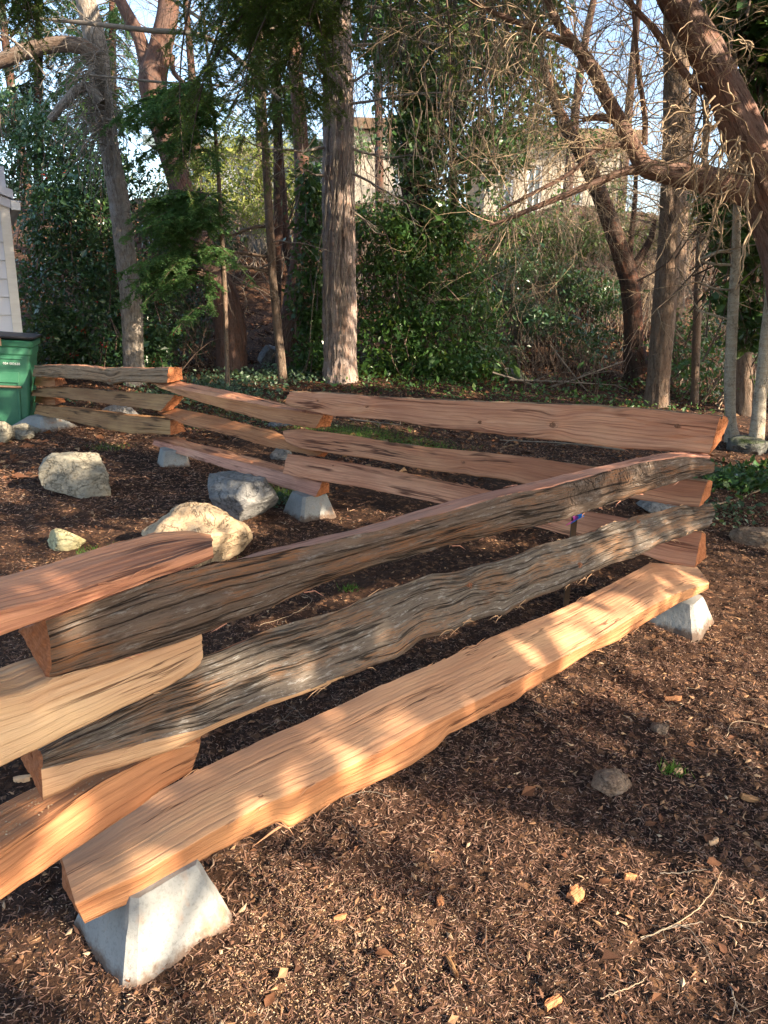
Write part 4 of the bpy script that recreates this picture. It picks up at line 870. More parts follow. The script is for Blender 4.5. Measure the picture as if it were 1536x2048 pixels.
# main fir trunk
fp = base_of(PR([(681, 800, 74), (680, 770, 66), (679, 600, 62), (677, 420, 58), (676, 250, 55), (675, 100, 52), (674, -150, 48), (672, -700, 38)], 12.2))
t5 = tree_root('fir_tree', fp, 'big straight fir with a pinkish grey furrowed trunk standing in the middle', 'tree')
adopt(t5, trunk_mesh('trunk', fp, M['t_fir'], 84, 520, .028, 2.4, 15, .10, 3.1))
T = Tubes()
for (x, y, dx, dy, L) in [(652, 205, -1, .15, .9), (650, 352, -1, .0, .55), (648, 295, -1, -.2, 1.2), (700, 208, 1, -.05, 2.2), (700, 92, 1, .35, 1.1), (702, 296, 1, -.25, .8), (700, 345, 1, -.1, 1.), (655, 120, -1, .1, 1.5), (700, 160, .8, -.4, .8), (652, 60, -1, 0, 1.6), (700, 20, 1, 0, 1.8), (702, 420, 1, -.5, .5)]:
    p = P(x, y, 12.1); branch(T, RT, p, (dx, -.5+RT.normal()*.3, dy), L, .022, 2, .16, .05, 5, .6, 5, .5)
for k in range(60):     # thin stems of dead ivy and twigs hanging along the trunk
    y0 = RT.uniform(-20, 600); x0 = RT.uniform(652, 704); p = P(x0, y0, 11.93); pts, _ = walk(RT, p, (RT.normal()*.15, -.02, -1), RT.uniform(.4, 1.8), 9, .10, .3); pts[:, 1] = np.minimum(pts[:, 1], 11.99+.0); T.add(pts, .0055, 4)
limbs(t5, 'dead_branches', T, M['twig_grey'])
ND, T = Needles(), Tubes()
near_b = [((610, -120, 7.5), (470, 210, 6.6), .55), ((640, -60, 7.2), (560, 250, 6.8), .5), ((560, -140, 7), (660, 150, 6.6), .5), ((700, -140, 7.6), (640, 190, 6.9), .45), ((520, -150, 7.4), (400, 60, 6.8), .5),
          ((760, -160, 8), (720, 60, 7.4), .45), ((860, -150, 7), (800, 120, 6.6), .4), ((900, -120, 5.4), (885, 160, 5.2), .22), ((940, -140, 7.5), (905, 60, 7), .4), ((500, -100, 8), (500, 130, 7.6), .4), ((660, -90, 6.8), (600, 150, 6.5), .45), ((480, -60, 9), (545, 330, 8.6), .35)]
near_b += [((a[0]+RT.normal()*50, a[1]+RT.normal()*20, a[2]+.4), (b[0]+RT.normal()*55, b[1]-20+RT.normal()*45, b[2]+.5*RT.random()), wd*1.1) for k in range(2) for (a, b, wd) in near_b if b[0] < 780 and wd > .3 and (k == 0 or b[0] < 590)]
for (a, b, wd) in near_b: bough(ND, T, RT, P(a[0], a[1], a[2]), P(b[0], b[1], b[2]), wd, 1.6, .027, .0026, .35, .0035)
ob = ND.build('needles', LV['fir']); ot = T.build('boughs', M['twig_dark']); adopt(t5, ob, ot)
for e in ((560, -300, 8.5), (700, -320, 9), (860, -300, 8.5)):
    pass
T = Tubes(); 
for (a, b, wd) in near_b:   # limbs that carry the boughs back to the trunk
    s_ = P(674, -520, 12.2); e_ = P(a[0], a[1], a[2]); m_ = (s_+e_)/2+np.array([0, 0, .4]); T.add(smooth_path([s_, m_, e_], 10), np.linspace(.05, .012, 10), 6)
limbs(t5, 'limb', T, M['t_brown'])

# grey leaning tree at left
gp = base_of(PR([(273, 792, 44), (270, 760, 40), (262, 600, 40), (250, 500, 38), (238, 400, 38), (222, 310, 36), (208, 220, 36), (198, 130, 40), (186, 60, 40), (165, -30, 36), (120, -300, 30)], 11.4))
t1 = tree_root('grey_bark_tree', gp, 'leaning tree with rough grey bark, a heavy limb to the left and hanging dead twigs', 'tree')
adopt(t1, trunk_mesh('trunk', gp, M['t_grey'], 56, 460, .009, 8, 26, .05, 5.2))
lp = PR([(200, 118, 36), (170, 95, 30), (130, 88, 27), (60, 100, 27), (0, 122, 26), (-120, 160, 22)], 11.3); adopt(t1, trunk_mesh('limb', lp, M['t_brown'], 28, 90, .006, 8, 20, 0, 6.))
lp = PR([(205, 205, 16), (190, 185, 17), (174, 172, 17), (155, 180, 18), (130, 205, 17), (100, 240, 14)], 11.1); adopt(t1, trunk_mesh('broken_limb', lp, M['t_grey'], 20, 60, .003, 8, 20, 0, 7.))
T = Tubes()
for k in range(150):
    y0 = RT.uniform(90, 300); xb = 205+(y0-200)*.12+RT.uniform(-18, 18); p = P(xb, y0, 11.2); pts, _ = walk(RT, p, (RT.normal()*.8-.35, -.3+RT.normal()*.2, RT.uniform(-.6, .7)), RT.uniform(.3, 1.25), 11, .26, .26); T.add(pts, np.linspace(.007, .0035, 11), 4)
for k in range(45):
    p = P(RT.uniform(185, 250), RT.uniform(80, 250), 11.1); pts, _ = walk(RT, p, (RT.normal(), -.2, RT.normal()*.4), RT.uniform(.4, 1.), 9, .35, .1); T.add(pts, np.linspace(.006, .003, 9), 4)
for pl in ([(60, 36, 5), (160, 45, 8), (290, 60, 10), (420, 78, 10), (490, 130, 10), (560, 200, 8)], [(180, 150, 4), (330, 165, 5), (460, 172, 5)], [(0, 62, 5), (60, 110, 5), (90, 150, 4)], [(333, -10, 7), (420, 50, 8), (500, 95, 8), (620, 150, 6)], [(270, 395, 4), (300, 450, 5), (270, 440, 3)]):
    q = smooth_path(PR(pl, 10.8), 24); T.add(q[:, :3], q[:, 3], 6)
    for k in range(10):
        j = RT.integers(2, 22); branch(T, RT, q[j, :3], (RT.normal(), -.2, RT.normal()), RT.uniform(.3, .7), .005, 1, .2, .05, 3, .6, 3)
limbs(t1, 'dead_twigs', T, M['twig_grey'])

# leaning red-barked trees
def simple_tree(name, label, rows, Y, mat, sides=36, n=220, amp=.006, limb_rows=(), fl=.06, group=None, cat='tree', twigs=0, tmat='twig_dark', tL=(.4, 1.2), seed=1., fv=12, fu=2.):
    p = base_of(PR(rows, Y)); r = tree_root(name, p, label, cat, group); adopt(r, trunk_mesh('trunk', p, M[mat], sides, n, amp, fu, fv, fl, seed))
    for lr in limb_rows: adopt(r, trunk_mesh('limb', PR(lr, Y), M[mat], 20, 80, amp*.6, fu, fv, 0, seed+1))
    if twigs:
        T = Tubes(); q = smooth_path(p, 60); allq = [q] + [smooth_path(PR(lr, Y), 30) for lr in limb_rows]
        for k in range(twigs):
            qq = allq[RT.integers(len(allq))]; j = RT.integers(len(qq)//3 if qq is q else 5, len(qq)-1); c = qq[j]; a = RT.uniform(0, 2*pi)
            branch(T, RT, c[:3], (cos(a), sin(a)*.7-.2, RT.uniform(-.1, .6)), RT.uniform(*tL), .009, 2, .2, .03, 4, .6, 4, .55, .3)
        adopt(r, T.build('twigs', M[tmat]))
    return r
simple_tree('madrone_tree', 'madrone with a broad reddish trunk base leaning left behind the young fir', [(465, 758, 70), (462, 700, 60), (450, 620, 52), (420, 530, 46), (385, 440, 46), (360, 370, 46), (338, 290, 50), (316, 220, 50), (305, 160, 54), (320, 100, 46), (334, 40, 42), (340, -60, 40), (350, -300, 30)], 13.2, 't_mad', 40, 260,
    limb_rows=([(300, 170, 34), (280, 80, 26), (240, 0, 22), (200, -90, 18)], [(345, 110, 10), (346, 140, 9), (366, 166, 8), (372, 174, 6)], [(482, 690, 26), (478, 640, 22), (466, 590, 18), (452, 550, 14), (430, 510, 12)]), twigs=16, seed=2.3)
simple_tree('madrone_tree', 'smooth pinkish brown trunk with a mossy base just left of the big fir', [(580, 765, 74), (580, 720, 58), (582, 660, 52), (590, 600, 44), (600, 520, 36), (606, 430, 32), (604, 330, 30), (596, 200, 28), (585, 60, 26), (570, -200, 24)], 13.6, 't_mad', 36, 220, .004, twigs=14, seed=4.4)
simple_tree('sapling_tree', 'thin grey-brown sapling with stubby branches crossing in front of the mossy trunk', [(570, 808, 22), (566, 760, 18), (556, 660, 17), (546, 560, 16), (540, 460, 16), (534, 360, 15), (528, 250, 14), (522, 120, 13), (516, -40, 12), (505, -250, 10)], 11.8, 't_brown', 20, 220, .003,
    limb_rows=([(536, 452, 6), (505, 455, 6), (470, 468, 5), (415, 478, 4), (400, 500, 3)], [(542, 515, 6), (500, 508, 6), (450, 505, 5), (400, 525, 4)], [(544, 545, 6), (500, 535, 6), (455, 535, 5), (420, 545, 3)]), twigs=34, tmat='twig_grey', seed=6.1)
simple_tree('sapling_tree', 'dark slender trunk behind the sapling, leaning slightly right towards its base', [(600, 600, 22), (585, 540, 22), (570, 470, 22), (562, 380, 20), (555, 260, 18), (548, 100, 18), (540, -100, 16)], 15.5, 't_dark', 20, 120, .004, twigs=14, seed=7.7)
simple_tree('red_brown_tree', 'dark red-brown forked trunk leaning left on the slope at right of centre', [(1276, 762, 62), (1268, 700, 42), (1266, 640, 36), (1258, 560, 36), (1240, 500, 34), (1215, 430, 32), (1188, 360, 30), (1160, 300, 28), (1130, 250, 24), (1108, 200, 18), (1085, 120, 14)], 13.4, 't_dark', 36, 240, .006,
    limb_rows=([(1258, 545, 18), (1280, 515, 16), (1300, 480, 13), (1310, 440, 8)], [(1258, 540, 12), (1262, 480, 11), (1270, 400, 9), (1272, 320, 6)]), twigs=26, seed=8.8)
simple_tree('fir_tree', 'straight brown fir trunk rising behind the right end of the top pink rail', [(1312, 835, 54), (1314, 790, 46), (1322, 700, 44), (1330, 600, 42), (1337, 500, 40), (1342, 400, 38), (1345, 250, 34), (1345, 100, 32), (1342, -100, 30), (1338, -400, 26)], 10.9, 't_brown', 44, 320, .010, twigs=40, tmat='twig_grey', tL=(.5, 1.5), seed=9.1, fv=16, fu=3)
simple_tree('fir_tree', 'second fir trunk close behind the straight brown one, partly hidden', [(1345, 760, 36), (1352, 620, 32), (1358, 480, 30), (1362, 350, 28), (1364, 200, 24), (1366, 0, 22)], 13.2, 't_brown', 30, 160, .008, twigs=18, tmat='twig_grey', tL=(.5, 1.5), seed=9.9)
simple_tree('sapling_tree', 'thin grey-green trunk between the brown firs and the pale lit trunk', [(1386, 828, 18), (1392, 700, 16), (1397, 560, 15), (1402, 430, 14), (1410, 300, 12), (1415, 120, 11), (1420, -60, 10)], 11.2, 't_brown', 18, 180, .003, twigs=26, tmat='twig_grey', seed=10.4)
simple_tree('alder_tree', 'slim pale tree trunk lit along its right edge, by the right corner', [(1466, 893, 34), (1463, 860, 24), (1460, 760, 22), (1463, 680, 21), (1467, 600, 20), (1472, 500, 16), (1474, 400, 14), (1478, 250, 12)], 8.4, 't_pale', 28, 220, .002,
    limb_rows=([(1468, 505, 5), (1440, 503, 6), (1410, 515, 5), (1393, 520, 3)], [(1467, 530, 5), (1430, 528, 5), (1400, 522, 3)], [(1462, 580, 4), (1430, 577, 4), (1398, 565, 3)], [(1461, 640, 4), (1420, 628, 4), (1392, 620, 3)]), twigs=10, tmat='twig_pale', seed=11.2)
simple_tree('cedar_tree', 'stout brown trunk in shade behind the slim pale one', [(1488, 830, 40), (1488, 760, 32), (1492, 680, 30), (1496, 560, 28), (1500, 400, 26), (1502, 200, 24)], 10.4, 't_brown', 30, 160, .006, seed=12.2, twigs=8)
simple_tree('alder_tree', 'pinkish trunk leaning at the far right edge above the ground rubble', [(1512, 880, 28), (1520, 800, 24), (1530, 700, 22), (1540, 600, 20), (1556, 450, 18)], 8.0, 't_pale', 24, 140, .003, seed=13.1)
B_MID = []
for k in range(46):
    x = RT.uniform(440, 660); y = RT.uniform(-30, 300); B_MID.append(((555+RT.normal()*6, y-30, 14.6), (x, y+25, 14.6+RT.uniform(-.7, .7)), .45))
B_LEFT = []
for k in range(40):
    x = RT.uniform(60, 300); y = RT.uniform(0, 250); B_LEFT.append(((225+RT.normal()*6, y-30, 15.), (x, y+30, 15+RT.uniform(-.7, .7)), .45))
# ivy-clad tree, right of the fir
t6 = simple_tree('ivy_clad_tree', 'tall trunk smothered in dark ivy right of the big fir', [(860, 800, 60), (850, 700, 52), (838, 560, 48), (830, 400, 46), (822, 250, 44), (815, 100, 42), (810, -80, 40)], 14.2, 't_dark', 30, 160, .01, seed=14.1)
def bl(px, py, Y, rx, rz, ry=.5, w_=1.): return (P(px, py, Y), np.array([rx, ry, rz]), w_*rx*rz)
def crown(root, name, blobs, ncl, per, spread, size, mat, asp=.55, twm='twig_dark', ntw=120, trunkp=None, up=.35):
    pts, c = blob_points(RT, blobs, ncl, per, spread); o = leaves(name, pts, size, LV[mat], RT, up, asp); T = Tubes()
    for k in range(min(ntw, len(c))):
        e = c[RT.integers(len(c))]; s_ = e + np.array([RT.normal()*.25, RT.normal()*.25, -RT.uniform(.3, .9)]) if trunkp is None else trunkp[RT.integers(len(trunkp))]
        m_ = (s_+e)/2 + RT.normal(size=3)*.08*np.linalg.norm(e-s_); T.add(smooth_path([s_, m_, e], 6), np.linspace(.012, .003, 6), 4)
    o2 = T.build('stems', M[twm]); adopt(root, o, o2); return o
crown(t6, 'ivy_crown', [bl(815, 40, 14, .55, 1.), bl(880, 120, 13.8, .8, .9), bl(960, 80, 14.2, .9, .9), bl(1040, 190, 14.2, .7, .7), bl(930, 240, 13.8, .8, .6), bl(830, 250, 14, .5, 1.), bl(890, 380, 13.8, .5, .9), bl(770, 130, 14.4, .3, .4), bl(1060, 60, 14.5, .5, .7), bl(1000, 300, 13.8, .5, .4), bl(740, 60, 14.6, .4, .5)], 1500, 15, .13, .085, 'ivy', .75, trunkp=smooth_path(PR([(838, 560, 48), (822, 250, 44), (810, -80, 40)], 14.2), 20)[:, :3])
iv3 = empty('ivy_plant', P(630, 790, 12.9)); tag(iv3, 'patch of glossy ivy climbing between the mossy trunk and the big fir', 'ivy')
crown(iv3, 'foliage', [bl(628, 470, 12.9, .25, .5, .25), bl(622, 600, 12.9, .30, .55, .25), bl(632, 700, 12.9, .25, .5, .25), bl(625, 380, 13, .2, .4, .2)], 330, 14, .10, .075, 'ivy', .75)

# green shrub mass behind the pink rails, right of the fir
def shrub(name, label, blobs, ncl, per, spread, size, mat, asp=.5, cat='shrub', group=None, twm='twig_dark', ntw=120, berries=0, at=None):
    c = at if at is not None else np.mean([b[0] for b in blobs], 0); r = empty(name, (c[0], c[1], float(gz(c[0], c[1])))); tag(r, label, cat, group)
    crown(r, 'foliage', blobs, ncl, per, spread, size, mat, asp, twm, ntw)
    if berries:
        p, c2 = blob_points(RT, blobs, berries, 7, .035); T = Tubes()
        for q in p: T.add([q-np.array([0, 0, .009]), q-np.array([0, 0, .005]), q+np.array([0, 0, .005]), q+np.array([0, 0, .009])], [.004, .011, .011, .004], 5)
        o = T.build('berries', M['berry']); o['kind'] = 'stuff'; adopt(r, o)
    return r
shrub('holly_shrub', 'big glossy green holly thicket right of the fir, its lower corner catching sun', [bl(770, 470, 13.6, .55, .6), bl(860, 460, 13.6, .7, .5), bl(800, 580, 13.4, .8, .7), bl(900, 560, 13.4, .6, .6), bl(780, 700, 13.1, .7, .7), bl(880, 690, 13., .8, .7), bl(940, 740, 12.8, .6, .45), bl(740, 760, 12.9, .35, .35), bl(960, 640, 13.3, .35, .5), bl(840, 770, 12.8, .7, .3)], 1500, 15, .12, .08, 'shrub', ntw=220)
shrub('holly_shrub', 'tall dark holly with scattered red berries behind the leaning grey tree', [bl(110, 450, 13, .55, .6), bl(190, 440, 13, .55, .55), bl(120, 560, 12.9, .7, .6), bl(220, 560, 12.9, .6, .6), bl(100, 680, 12.6, .6, .6), bl(200, 680, 12.6, .8, .6), bl(290, 680, 12.7, .5, .5), bl(310, 560, 13.1, .35, .5), bl(150, 380, 13.3, .6, .4), bl(230, 350, 13.4, .4, .4)], 1900, 15, .115, .07, 'holly', ntw=200, berries=60)
shrub('holly_shrub', 'dark green thicket filling the corner above the shed roof', [bl(40, 330, 13.6, .6, .5), bl(110, 290, 13.8, .6, .45), bl(180, 310, 13.6, .4, .4), bl(20, 230, 14, .5, .4)], 500, 14, .12, .07, 'holly', ntw=90)
shrub('holly_shrub', 'dark shadowy holly foliage under the leaning madrone, behind the young fir', [bl(330, 440, 14.2, .6, .5), bl(420, 470, 14.4, .45, .45), bl(350, 560, 14, .5, .5), bl(380, 660, 13.9, .35, .5), bl(315, 700, 13.4, .3, .4)], 520, 14, .12, .07, 'holly', ntw=110)
shrub('laurel_shrub', 'light green and yellow leafy shrub below the grey house at left of the fir', [bl(460, 380, 19, .9, .5), bl(560, 340, 19, .7, .5), bl(470, 300, 19.5, .6, .4), bl(400, 340, 19.5, .6, .4), bl(600, 390, 18.5, .5, .4), bl(520, 430, 18, .6, .3)], 700, 12, .17, .075, 'bright', ntw=200, twm='twig_grey')
shrub('laurel_shrub', 'green shrubs topped with yellow sunlit leaves below the right-hand cream house', [bl(1040, 470, 17, .9, .35), bl(1140, 480, 17, .8, .35), bl(1230, 490, 17, .6, .3), bl(1010, 520, 16.5, .5, .35), bl(1090, 520, 16.5, .6, .3)], 560, 14, .14, .08, 'shrub', ntw=120)
shrub('laurel_shrub', 'yellow-green sunlit bush on the crest right of the forked dark trunk', [bl(1160, 462, 17.4, .5, .2), bl(1230, 468, 17.4, .5, .2), bl(1310, 470, 17.4, .5, .3), bl(1420, 440, 17, .7, .5)], 260, 12, .14, .08, 'bright', ntw=60)
shrub('ivy_plant', 'ivy hanging over the cream stucco house wall beside the fir', [bl(725, 290, 20, .3, .4), bl(800, 300, 20, .3, .3), bl(760, 425, 19.5, .8, .2), bl(850, 330, 20, .3, .6)], 90, 12, .16, .10, 'ivy', .75, ntw=60, cat='ivy')
shrub('laurel_shrub', 'pale-leaved bush in the gap on the crest behind the thin sapling', [bl(400, 410, 21, 1., .4), bl(500, 400, 21, .9, .5), bl(330, 400, 20, .5, .6)], 330, 12, .18, .08, 'cover', ntw=140, twm='twig_grey')
shrub('ivy_plant', 'large-leaved ivy hanging in the upper right corner', [bl(1500, 40, 7.4, .28, .35, .3), bl(1530, 130, 7.4, .2, .3, .3), bl(1460, 20, 7.6, .2, .25, .3), bl(1560, 60, 7.3, .3, .5, .3)], 190, 12, .09, .095, 'ivy', .85, ntw=50, cat='ivy')
shrub('ivy_plant', 'dark ivy mass below the big madrone limb at the right edge', [bl(1500, 430, 8.8, .35, .3, .3), bl(1440, 400, 9, .2, .2, .25), bl(1510, 540, 8.8, .3, .35, .3), bl(1455, 600, 8.7, .16, .22, .2), bl(1520, 640, 8.7, .2, .3, .3), bl(1475, 500, 8.8, .2, .25, .2), bl(1490, 680, 8.9, .14, .1, .2)], 420, 12, .07, .075, 'ivy', .8, ntw=70, cat='ivy')
shrub('ivy_plant', 'green ivy and brambles at the foot of the trunks on the right', [bl(1200, 790, 12.8, 1.2, .22), bl(1420, 760, 11.8, .5, .5), bl(1380, 700, 12.6, .5, .5), bl(1500, 740, 10.8, .3, .5), bl(1430, 640, 12.8, .4, .5)], 430, 11, .13, .06, 'ivy', .7, ntw=140, cat='ivy')
# conifers
def conifer(name, label, rows, Y, boughs, mat='fir', dens=1., ln=.03, wd=.0022, step=.006, tm='t_dark', cat='tree', group=None, droop=.35):
    p = base_of(PR(rows, Y)); r = tree_root(name, p, label, cat, group); adopt(r, trunk_mesh('trunk', p, M[tm], 20, 120, .004, 3, 12, .03, Y)); ND, T = Needles(), Tubes()
    for (a, b, wdt) in boughs: bough(ND, T, RT, P(*a), P(*b), wdt, dens, ln, wd, droop, step)
    adopt(r, ND.build('needles', LV[mat]), T.build('boughs', M['twig_dark'])); return r
B = []
for (cx, cy, w_, k) in [(300, 185, .75, 7), (240, 215, .5, 3), (310, 245, .7, 5), (290, 290, .5, 3), (345, 400, .75, 7), (300, 450, .6, 6), (340, 490, .7, 6), (310, 540, .6, 5), (370, 560, .55, 4), (345, 610, .4, 3), (400, 440, .6, 4), (390, 200, .6, 5), (260, 410, .6, 4), (380, 330, .5, 3), (440, 520, .4, 3)]:
    for _ in range(k):
        x0 = 410+RT.uniform(-10, 10); y0 = cy+RT.uniform(-30, 10); x1 = cx+RT.normal()*42; y1 = cy+RT.normal()*22+12; dY = RT.uniform(-.8, .4); B.append(((x0, y0, 10.7), (x1, y1, 10.7+dY), w_*.62))
conifer('young_fir_tree', 'young fir with bright green feathery sprays left of centre', [(456, 786, 11), (450, 600, 9), (440, 400, 8), (425, 200, 6), (410, 60, 4), (405, -30, 3)], 10.8, B, 'young', 2.2, .036, .0050, .0042, tm='t_brown')
B = []
for k in range(34):
    x = RT.uniform(-60, 220); y = RT.uniform(-40, 300); B.append(((RT.uniform(60, 90), y-40, 16.), (x, y+20, 16+RT.uniform(-.8, .8)), .5))
conifer('fir_tree', 'bluish hazy conifer with drooping sprays behind the limb at upper left', [(75, 700, 20), (76, 400, 18), (78, 100, 14), (80, -200, 10)], 16.2, B, 'fard', .9, .055, .008, .010, droop=.6)
B = []
for k in range(7): B.append(((RT.uniform(-40, 30), -80, 6.5), (RT.uniform(-20, 130), RT.uniform(10, 110), 6.2), .35))
for k in range(1): pass
conifer('fir_tree', 'fir left of the frame, light green bough tips in the upper left corner', [(-330, 900, 60), (-330, 400, 55), (-330, -150, 50), (-330, -500, 40)], 6.8, B, 'fir', 1.3, .028, .003, .004, tm='t_brown', droop=.5)
conifer('fir_tree', 'dark green conifer foliage behind the slender trunks left of the big fir', [(556, 700, 20), (556, 400, 18), (555, 100, 14), (552, -200, 10)], 14.9, B_MID, 'young', 1.1, .045, .006, .007, droop=.5)
conifer('fir_tree', 'dark conifer foliage behind the top of the leaning grey tree', [(226, 700, 20), (226, 400, 18), (225, 100, 14), (224, -200, 10)], 15.3, B_LEFT, 'young', 1.0, .045, .006, .007, droop=.5)
B = []
for k in range(34):
    x0 = RT.uniform(760, 1080); B.append(((x0, RT.uniform(-80, 60), 9.), (x0+RT.normal()*40, RT.uniform(60, 330), 8.8+RT.normal()*.3), .22))
tw = conifer('hemlock_tree', 'conifer with thin yellow-green drooping twigs right of the fir trunk at the top', [(912, 800, 16), (910, 500, 15), (905, 300, 14), (900, 50, 12), (896, -200, 9)], 13.9, [((a[0], a[1], 9.6), (b[0], b[1], 9.4), c) for a, b, c in B], 'bright', .45, .022, .002, .009, tm='t_brown', droop=.8)
T = Tubes()
for k in range(260):
    p = P(RT.uniform(730, 1180), RT.uniform(-30, 300), 9.5+RT.normal()*.6); pts, _ = walk(RT, p, (RT.normal()*.7, RT.normal()*.3, -.5), RT.uniform(.3, .95), 8, .18, .22); T.add(pts, np.linspace(.0045, .0018, 8), 3)
for k in range(26):
    p = P(900+RT.normal()*10, RT.uniform(-80, 120), 11.5); pts, _ = walk(RT, p, (RT.normal()*.9, -.8, .1), RT.uniform(1.2, 2.6), 8, .1, .05); T.add(pts, np.linspace(.012, .004, 8), 4)
limbs(tw, 'hanging_twigs', T, M['twig_grey'])

# the big madrone leaning in from the right, with pale curly twigs
mp = base_of(PR([(1640, 1010, 150), (1625, 850, 120), (1605, 650, 110), (1580, 500, 104), (1540, 400, 92), (1508, 320, 84), (1480, 250, 74), (1450, 180, 66), (1415, 110, 66), (1380, 50, 62), (1345, -10, 58), (1290, -120, 52), (1200, -330, 40)], 5.9))
t14 = tree_root('madrone_tree', mp, 'big reddish madrone trunk leaning in from the right edge with a low limb', 'tree')
adopt(t14, trunk_mesh('trunk', mp, M['t_red'], 60, 420, .006, 3, 16, .05, 3.3))
mlimbs = [[(1570, 430, 72), (1520, 390, 62), (1460, 372, 56), (1400, 358, 50), (1330, 345, 40), (1288, 332, 34), (1270, 300, 30), (1240, 245, 28), (1210, 190, 26), (1180, 130, 24), (1150, 90, 20), (1115, 45, 16), (1095, 0, 13), (1070, -80, 9)],
    [(1290, 338, 20), (1260, 340, 16), (1200, 362, 13), (1130, 390, 11), (1070, 415, 9), (1010, 440, 6), (980, 450, 4)], [(1285, 300, 12), (1240, 290, 12), (1190, 300, 10), (1160, 330, 8), (1060, 390, 6), (1000, 420, 4)],
    [(1250, 255, 12), (1225, 240, 13), (1190, 235, 11), (1165, 240, 7)], [(1152, 92, 12), (1110, 75, 11), (1050, 50, 10), (1000, 30, 8), (930, -5, 6)], [(1290, 290, 10), (1290, 240, 10), (1280, 160, 8), (1270, 60, 6), (1262, -20, 4)], [(1405, 190, 12), (1350, 120, 14), (1310, 60, 12), (1265, 10, 9), (1240, -40, 7)]]
for lr in mlimbs: adopt(t14, trunk_mesh('limb', PR(lr, 5.9), M['t_red'], 24, 110, .003, 3, 16, 0, 2.))
T = Tubes(); sp_ = [smooth_path(PR(lr, 5.9), 30) for lr in mlimbs] + [smooth_path(mp[4:], 40)]
def hang(n, box, Lr, r0, wig=.42, droop=.18, Y=(5.4, .3)):
    for k in range(n):
        p = P(RT.uniform(box[0], box[2]), RT.uniform(box[1], box[3]), Y[0]+RT.normal()*Y[1]); pts, d = walk(RT, p, (-.6+RT.normal()*.6, RT.normal()*.4, RT.normal()*.5), RT.uniform(*Lr), 12, wig*.72, droop); pts = smooth_path(pts, 26); T.add(pts, np.linspace(r0, r0*.16, 26), 5)
        for c in range(3):
            j = RT.integers(6, 24); q, _ = walk(RT, pts[j], pts[j]-pts[j-1]+RT.normal(size=3)*.02, RT.uniform(.1, .3), 8, wig, droop); T.add(smooth_path(q, 14), np.linspace(r0*.5, r0*.2, 14), 4)
hang(16, (1400, 170, 1500, 350), (.3, .85), .007)
hang(16, (1300, 200, 1450, 330), (.3, .8), .005)
hang(24, (1040, -10, 1250, 200), (.3, .8), .0042, .3, .15)
hang(14, (940, 20, 1120, 160), (.3, .7), .0042, .3, .2)
hang(12, (1380, 0, 1520, 120), (.3, .6), .004)
for (px, py, n) in ((1478, 330, 12), (1440, 250, 9), (1500, 390, 3)):
    for k in range(n):      # vine stems wrapping the trunk
        p = P(px+RT.normal()*18, py+RT.normal()*30, 5.45); pts, d = walk(RT, p, (-.3+RT.normal()*.3, -.15, -.6), RT.uniform(.3, .7), 12, .3, .1); T.add(smooth_path(pts, 24), np.linspace(.008, .004, 24), 5)
for q in sp_:
    for k in range(20):
        j = RT.integers(4, len(q)-1); branch(T, RT, q[j, :3], (RT.normal()-.3, RT.normal()*.5, RT.normal()), RT.uniform(.3, .85), .0045, 3, .16, .02, 4, .6, 3, .6, .4)
limbs(t14, 'curly_twigs', T, M['twig_pale'])
simple_tree('madrone_tree', 'thick smooth purple-brown trunk at the right edge behind the ivy', [(1660, 900, 110), (1630, 650, 95), (1580, 430, 86), (1540, 300, 80), (1526, 200, 70), (1516, 100, 60), (1500, -100, 50)], 7.9, 't_mad', 36, 180, .004, seed=21.)

tk = shrub('laurel_shrub', 'dark evergreen sprays hanging before the cream house on the right', [bl(1010, 300, 16.5, .35, .35), bl(1090, 280, 16.5, .5, .3), bl(1200, 290, 16.5, .5, .3), bl(1120, 420, 16.5, .3, .25), bl(1230, 400, 16.5, .3, .5), bl(985, 400, 16.5, .25, .5), bl(1040, 450, 16.2, .5, .2)], 250, 10, .15, .08, 'shrub', ntw=120, twm='twig_pale')
thicket_extra = [('tall fine leafless shrub in front of the right-hand cream house', 960, 1240, 560, 17.5, 80, 3.6, 'twig_grey', 31), ('leafless shrub in front of the cream stucco house beside the fir', 700, 860, 520, 17.5, 34, 3.2, 'twig_grey', 32), ('fine leafless shrub on the crest between the dark forked trunk and the brown firs', 1180, 1330, 560, 17., 34, 3., 'twig_grey', 33)]
# bare thickets on the slope at right
def thicket(label, x0, x1, ybase, Y, n, L, mat, seed, lean=0.):
    r_ = np.random.default_rng(seed); c = P((x0+x1)/2, ybase, Y); g = float(gz(c[0], c[1])); r = empty('bare_shrub', (c[0], c[1], g)); tag(r, label, 'shrub', 'bare leafless shrubs'); T = Tubes()
    for k in range(n):
        q = P(r_.uniform(x0, x1), ybase, Y+r_.normal()*.4); q[2] = float(gz(q[0], q[1]))-.03; branch(T, r_, q, (r_.normal()*.35+lean, r_.normal()*.3-.1, 1), L*r_.uniform(.5, 1.1), .010, 2, .14, .0, 4, .55, 4, .55, .25)
    adopt(r, T.build('stems', M[mat])); return r
thicket('brown leafless thicket on the slope right of the holly', 960, 1080, 640, 15., 30, 1.7, 'twig_dark', 1)
thicket('leafless twiggy shrub between the holly and the forked dark trunk, catching sun', 1080, 1220, 620, 15.6, 34, 1.9, 'twig_grey', 2)
thicket('pale sunlit leafless shrub behind the two brown fir trunks', 1230, 1420, 640, 15.8, 40, 2.3, 'twig_pale', 3)
thicket('low leafless brush in front of the slope, left of the straight brown fir', 1000, 1240, 790, 12.7, 30, .9, 'twig_dark', 4)
thicket('leafless saplings right of the brown firs', 1380, 1540, 780, 12.4, 26, 2.3, 'twig_grey', 5)
thicket('dark leafless undergrowth left of the madrone base', 330, 440, 745, 13.2, 22, 1.1, 'twig_dark', 6)
